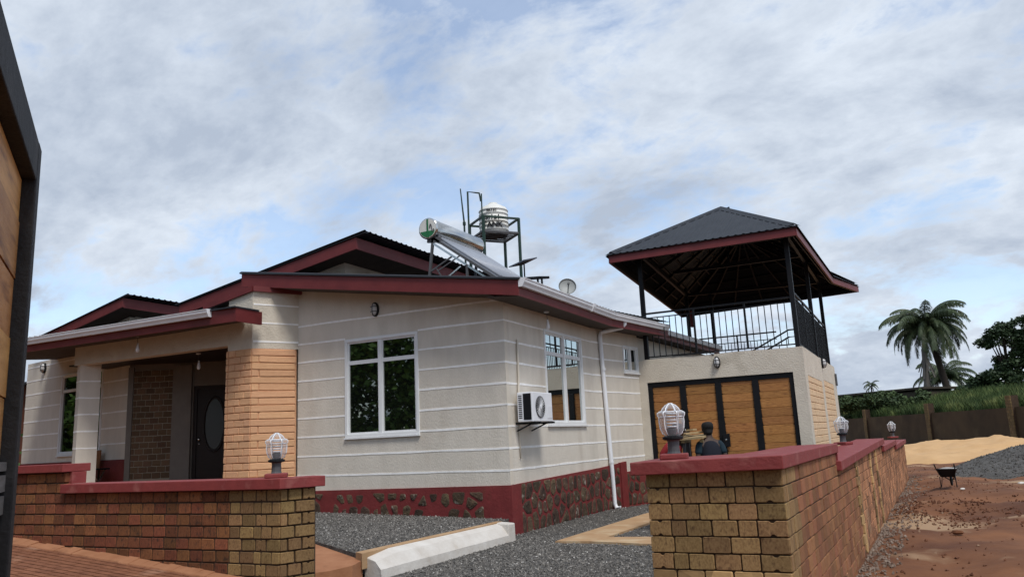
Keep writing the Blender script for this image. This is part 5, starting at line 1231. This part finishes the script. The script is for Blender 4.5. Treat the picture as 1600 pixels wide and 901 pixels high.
for k, (x, y, s, lab) in enumerate([(7.60, 9.4, .06, 'white stone beside the wheelbarrow wheel'), (9.0, 11.0, .08, 'white scrap lying below the gravel heap at right edge'), (7.1, .6, .07, 'dark clod on the soil in the foreground right of the wall')]):
    r_ = random.Random(k); mb = MB().lathe([(0, -.3 * s), (.7 * s, -.25 * s), (s, .1 * s), (.7 * s, .5 * s), (0, .6 * s)], (x, y, gh(x, y) + .03), 9, mod=lambda a, t: 1 + .25 * math.sin(2 * a + k) + .1 * math.sin(5 * a))
    tag(mb.build('stone', SOIL if k == 2 else WHITE2), lab, 'stone')

# ------------------------------------------------------------------ far boundary wall with pillars
fwl = thing('perimeter_wall', 'moss stained far boundary wall with ochre brick pillars', 'wall', (9, 55, 0))
FA = Wall((-6, 88), (17, 33.5)); 
def fs_(x): return (x + 6) / 23 * FA.len
mb = MB(); n = 30
for i in range(n):
    a, b = FA.len * i / n, FA.len * (i + 1) / n; za = 2.32 + .06 * noise.noise(V(a * .3, 0, 0)); zb = 2.32 + .06 * noise.noise(V(b * .3, 0, 0))
    FA.box(mb, a, b, -.25, 0, -.3, za, zb)
mb.build('rendered_wall', FARW, fwl)
bpl = [brick_mesh('brick', PILL, 1, 1, .05, .02, False, 300 + k, .06) for k in range(3)]
for x in (7.95, 12.35, 3.0, 16.2):
    s = fs_(x); mb = MB(); FA.box(mb, s - .30, s + .30, -.3, .17, -.3, 3.05); pc = mb.build('pillar', MORT, fwl)
    z = .0; i = 0
    while z < 3.0:
        for a, b in ((-.31, .0), (.0, .31)) if i % 2 else ((-.31, -.15), (-.15, .15), (.15, .31)): FA.place(rr.choice(bpl), 'brick', pc, s + (a + b) / 2, .185, z + .09, b - a - .012, .168)
        z += .18; i += 1
# grass bank behind the wall
pts = []
mb = MB(); gv = []; gf = []
for _ in range(42000):
    s = rr.uniform(FA.len * .25, FA.len * .99); back = -.6 - 14 * rr.random() ** 1.5
    p = FA.P(s, back, 0); x, y = p.x, p.y
    bank = 2.1 + min(1.55, .16 * (-back)) + .35 * noise.noise(V(x * .25, y * .25, 2))
    h = rr.uniform(.35, .95) * (1 + .5 * noise.noise(V(x * .5, y * .5, 8))); wv = rr.uniform(.018, .05); a = rr.uniform(0, 6.28); lx, ly = rr.uniform(-.4, .4) * h, rr.uniform(-.4, .4) * h
    b0_ = len(gv); cx2, cy2 = math.cos(a) * wv, math.sin(a) * wv
    gv += [(x - cx2, y - cy2, bank - .2), (x + cx2, y + cy2, bank - .2), (x + lx * .4 + cx2 * .7, y + ly * .4 + cy2 * .7, bank + h * .6), (x + lx * .4 - cx2 * .7, y + ly * .4 - cy2 * .7, bank + h * .6), (x + lx, y + ly, bank + h)]
    gf += [(b0_, b0_ + 1, b0_ + 2, b0_ + 3), (b0_ + 3, b0_ + 2, b0_ + 4)]
me = bpy.data.meshes.new('wild_grass'); me.from_pydata(gv, [], gf); me.materials.append(GRASS); tag(put('wild_grass', me), 'tall wild grass on the bank above the far wall', kind='stuff')
mb = MB(); n = 40; vs = []
for i in range(n + 1):
    s = FA.len * (.0 + i / n)
    for back, z in ((-.3, 1.9), (-4, 2.55), (-10, 3.4), (-60, 4.0)):
        p = FA.P(s, back, z + .25 * noise.noise(V(s * .2, back * .2, 1))); vs.append(p)
mb.add(vs, [(i * 4 + k, i * 4 + k + 1, (i + 1) * 4 + k + 1, (i + 1) * 4 + k) for i in range(n) for k in range(3)])
tag(mb.build('grass_bank', GRASS, smooth=True), 'green bank rising behind the far wall', kind='structure')
ob = thing('old_shed', 'long low dark roofed shed beyond the grass at right', 'shed', (3, 78, 3))
OW = Wall((-7.5, 86), (8.2, 75)); mb = MB(); OW.box(mb, 0, OW.len, -6, 0, 2.5, 4.55, 4.75); mb.build('wall', OLDW, ob)
mb = MB(); OW.box(mb, -.3, OW.len + .2, -6.4, .35, 4.78, 4.95, 5.12, 4.9); mb.build('roof', OLDW, ob)

# ------------------------------------------------------------------ palms
def frond_mesh(name, Ln, el0, seed, nl=105, leaf=1.0, bend=112):
    r = random.Random(seed); mb = MB(); pts = [V(0, 0, 0)]; N = 14
    for i in range(N):
        t = (i + .5) / N; el = max(-86, el0 - bend * t ** 1.25); st = Ln / N; pts.append(pts[-1] + V(math.cos(R_(el)) * st, 0, math.sin(R_(el)) * st))
    mb.tube(pts, [.06 * (1 - .85 * i / N) for i in range(N + 1)], 5)
    for i in range(nl):
        t = .10 + .90 * i / nl; k = t * N; j = min(N - 1, int(k)); p = pts[j].lerp(pts[j + 1], k - j); tg = (pts[j + 1] - pts[j]).normalized()
        for sd in (-1, 1):
            if r.random() < .06: continue
            ln = leaf * (math.sin(math.pi * min(1, .14 + t * .80)) ** .6) * r.uniform(.65, 1.15)
            dr = (tg * .45 + V(0, sd * r.uniform(.45, .8), -.35 - .35 * r.random())).normalized(); d2 = (dr + V(0, 0, -1.1)).normalized(); w2 = tg * .026
            m_ = p + dr * ln * .5; e_ = m_ + d2 * ln * .55; mb.add([p - w2, p + w2, m_ + w2 * 1.2, m_ - w2 * 1.2, e_], [(0, 1, 2, 3), (3, 2, 4)])
    return mb.mesh(name, PALML)
ELS = (78, 60, 44, 28, 12, -6, -28)
FR = [frond_mesh('frond', 5.0, e_, 400 + i) for i, e_ in enumerate(ELS)]
def palm(label, base, topz, lean, n, sc_, name='palm_tree', trunk_r=.36, lo=6, seed=1, mat=BARK):
    r = random.Random(seed); t = thing(name, label, 'palm tree', base)
    x, y, z = base; pts = [(x + lean[0] * (i / 8) ** 1.4, y + lean[1] * i / 8, z + (topz - z) * i / 8) for i in range(9)]
    MB().tube(pts, [trunk_r * (1.25 if i == 0 else 1 - .03 * i + .05 * (i % 2)) for i in range(9)], 10).build('trunk', mat, t, True)
    cx2, cy2, cz2 = pts[-1]
    for i in range(n):
        k = min(lo, int((i / n) ** .75 * (lo + 1)))
        o = put('frond', FR[k], t); o.matrix_parent_inverse = WLOC[t.name].inverted()
        o.location = (cx2, cy2, cz2 + r.uniform(-.2, .4)); o.rotation_euler = (r.uniform(-.15, .15), r.uniform(-.1, .1), i * 2.39996 + r.uniform(-.4, .4)); s = sc_ * r.uniform(.72, 1.12); o.scale = (s, s, s)
    return t
palm('tallest palm with drooping crown and dark trunk, beyond the far wall', (10.55, 79, 2.8), 11.3, (-1.25, 0), 66, 1.05, seed=3, lo=5)
palm('shorter young palm behind the trunk of the tallest palm', (11.0, 95, 3.0), 6.6, (0, 0), 36, .82, seed=5, lo=4, trunk_r=.3)
palm('tiny distant palm above the old shed roof', (2.1, 112, 3.0), 7.2, (0, 0), 16, .34, seed=7, lo=5, trunk_r=.12)
dt = thing('bare_trunk', 'slim grey dead palm trunk left of the dark trunk', 'tree trunk', (8.55, 77, 3))
MB().tube([(8.55, 77, 2.8), (8.6, 77, 5.5), (8.75, 77, 9.0)], [.42, .3, .24], 9).build('trunk', BARKP, dt, True)
for i in range(9): MB().beam((8.75, 77, 8.6), (8.75 + .8 * math.cos(i * .7), 77 + .8 * math.sin(i * .7), 6.2 + .5 * math.sin(i * 2)), .22, .03).build('dead_frond', BARKP, dt)

# ------------------------------------------------------------------ broadleaf tree and bushes
def leafy(clumps, n, ls, seed, mat, name, parent):
    r = random.Random(seed); gv = []; gf = []; tot = sum(c[3] ** 2 for c in clumps)
    for cx2, cy2, cz2, rd in clumps:
        for _ in range(int(n * rd * rd / tot)):
            d_ = V(r.gauss(0, 1), r.gauss(0, 1), r.gauss(0, 1)).normalized() * rd * (r.random() ** .45); p = V(cx2, cy2, cz2) + V(d_.x, d_.y, d_.z * .62)
            a = V(r.gauss(0, 1), r.gauss(0, 1), r.gauss(0, .5)).normalized(); b = a.cross(V(r.gauss(0, 1), r.gauss(0, 1), r.gauss(0, 1))).normalized(); l_ = ls * r.uniform(.6, 1.3)
            k = len(gv); gv += [p, p + a * l_ * .5 + b * l_ * .32, p + a * l_, p + a * l_ * .5 - b * l_ * .32]; gf.append((k, k + 1, k + 2, k + 3))
    me = bpy.data.meshes.new(name); me.from_pydata([tuple(v) for v in gv], [], gf); me.materials.append(mat); return put(name, me, parent)
tr = thing('broadleaf_tree', 'dark broadleaf tree with layered clumped crown at right edge', 'tree', (15.6, 76, 3))
r = random.Random(9); cl_ = []
bx, by = 15.6, 76
for k in range(90):
    t = r.random(); x = r.uniform(-3.9, 6); z = None
    # crown: a high umbrella right, stepping down to the left
    if k < 46: x = r.uniform(-1.9, 6); z = 7.4 + 3.5 * r.random() * (1 - (max(0, -x) / 4))
    else: x = r.uniform(-4.2, .6); z = 3.9 + r.uniform(-.6, 3.0) * (1 + x / 5.5)
    cl_.append((bx + x, by + r.uniform(-2.5, 2.5), z, r.uniform(.45, .95)))
cl_ += [(bx + r.uniform(-4.9, 6), by + r.uniform(-2, 2), r.uniform(3.4, 5.0), r.uniform(.7, 1.15)) for _ in range(34)]
cl_ += [(bx + x_, by + r.uniform(-1, 1), z_, r.uniform(.7, 1.0)) for x_, z_ in ((-.6, 6.2), (.2, 6.6), (-1.4, 5.8), (.6, 5.8), (1.2, 6.8), (-.2, 7.3), (1.0, 7.6), (2.2, 7.4), (3.5, 7.0))]
leafy(cl_, 42000, .30, 2, LEAF, 'crown', tr)
MB().tube([(bx - .2, by, 2.8), (bx, by, 5.5), (bx + .7, by, 8.0), (bx + 1.6, by, 10)], [.4, .3, .22, .1], 8).build('trunk', BARK, tr, True)
for k in range(14):
    c = cl_[k * 4]; MB().tube([(bx + .1, by, 4.6 + (k % 4) * .9), ((bx + c[0]) / 2, (by + c[1]) / 2, (c[2] + 5.5) / 2), c[:3]], [.13, .08, .03], 5).build('limb', BARK, tr, True)
for k, (x, y, z, rd, lab) in enumerate([(11.9, 82, 4.0, 1.1, 'small dark bush just right of the tallest palm trunk'), (19.5, 78, 4.3, 1.6, 'dark bush at the right edge beside the broadleaf tree')]):
    b_ = thing('bush', lab, 'bush', (x, y, 3)); leafy([(x + r.uniform(-rd, rd), y + r.uniform(-1, 1), z - .3 + r.uniform(-.5, .5), rd * .7) for _ in range(8)], 1400, .3, 30 + k, LEAF, 'foliage', b_); MB().tube([(x, y, 2.6), (x, y, z)], [.12, .05], 6).build('stem', BARK, b_)
ug = []
for k in range(70):
    t = r.random(); x = -4.5 + 12.5 * t; y = 82 - 20 * t + r.uniform(-1.5, 2.5); ug.append((x, y, 2.6 + r.uniform(-.3, 1.75), r.uniform(.5, 1.0)))
o = leafy(ug, 16000, .28, 91, BUSHL, 'undergrowth', None); tag(o, 'dark green bushes crowding the bank before the old shed', kind='stuff')
# left background sliver: wall and shrub
lb = thing('outbuilding', 'red brown rendered outbuilding glimpsed past the gate at far left', 'building', (-24, 6, 0))
MB().box((-30, 5.4, 0), (-20.5, 9, 4.62)).build('wall', REDWALL, lb); MB().box((-30.3, 5.0, 4.63), (-20.2, 9.3, 4.72)).build('roof', ROOFM, lb)
sh = thing('shrub', 'bright green shrub between the gate and the left wing', 'shrub', (-20, 3.0, .8)); leafy([(-20 + r.uniform(-1.2, 1.0), 3.0 + r.uniform(-.6, .6), 1.9 + r.uniform(-.8, .7), .5) for _ in range(10)], 1500, .16, 44, LEAFB, 'foliage', sh); MB().tube([(-20, 3, .3), (-20, 3, 1.8)], [.06, .03], 6).build('stem', BARK, sh)
# trees across the road behind the viewer, mirrored in the windows
rd_cl = []
for k in range(460):
    a = R_(168 + 118 * r.random()); q = r.uniform(27, 38); rd_cl.append((q * math.cos(a) - 3, q * math.sin(a), r.uniform(.3, 14) * r.uniform(.6, 1), r.uniform(1.5, 2.8)))
o = leafy(rd_cl, 160000, .40, 77, LEAFR, 'roadside_trees', None); tag(o, 'mass of green roadside trees mirrored in the front windows', kind='stuff')
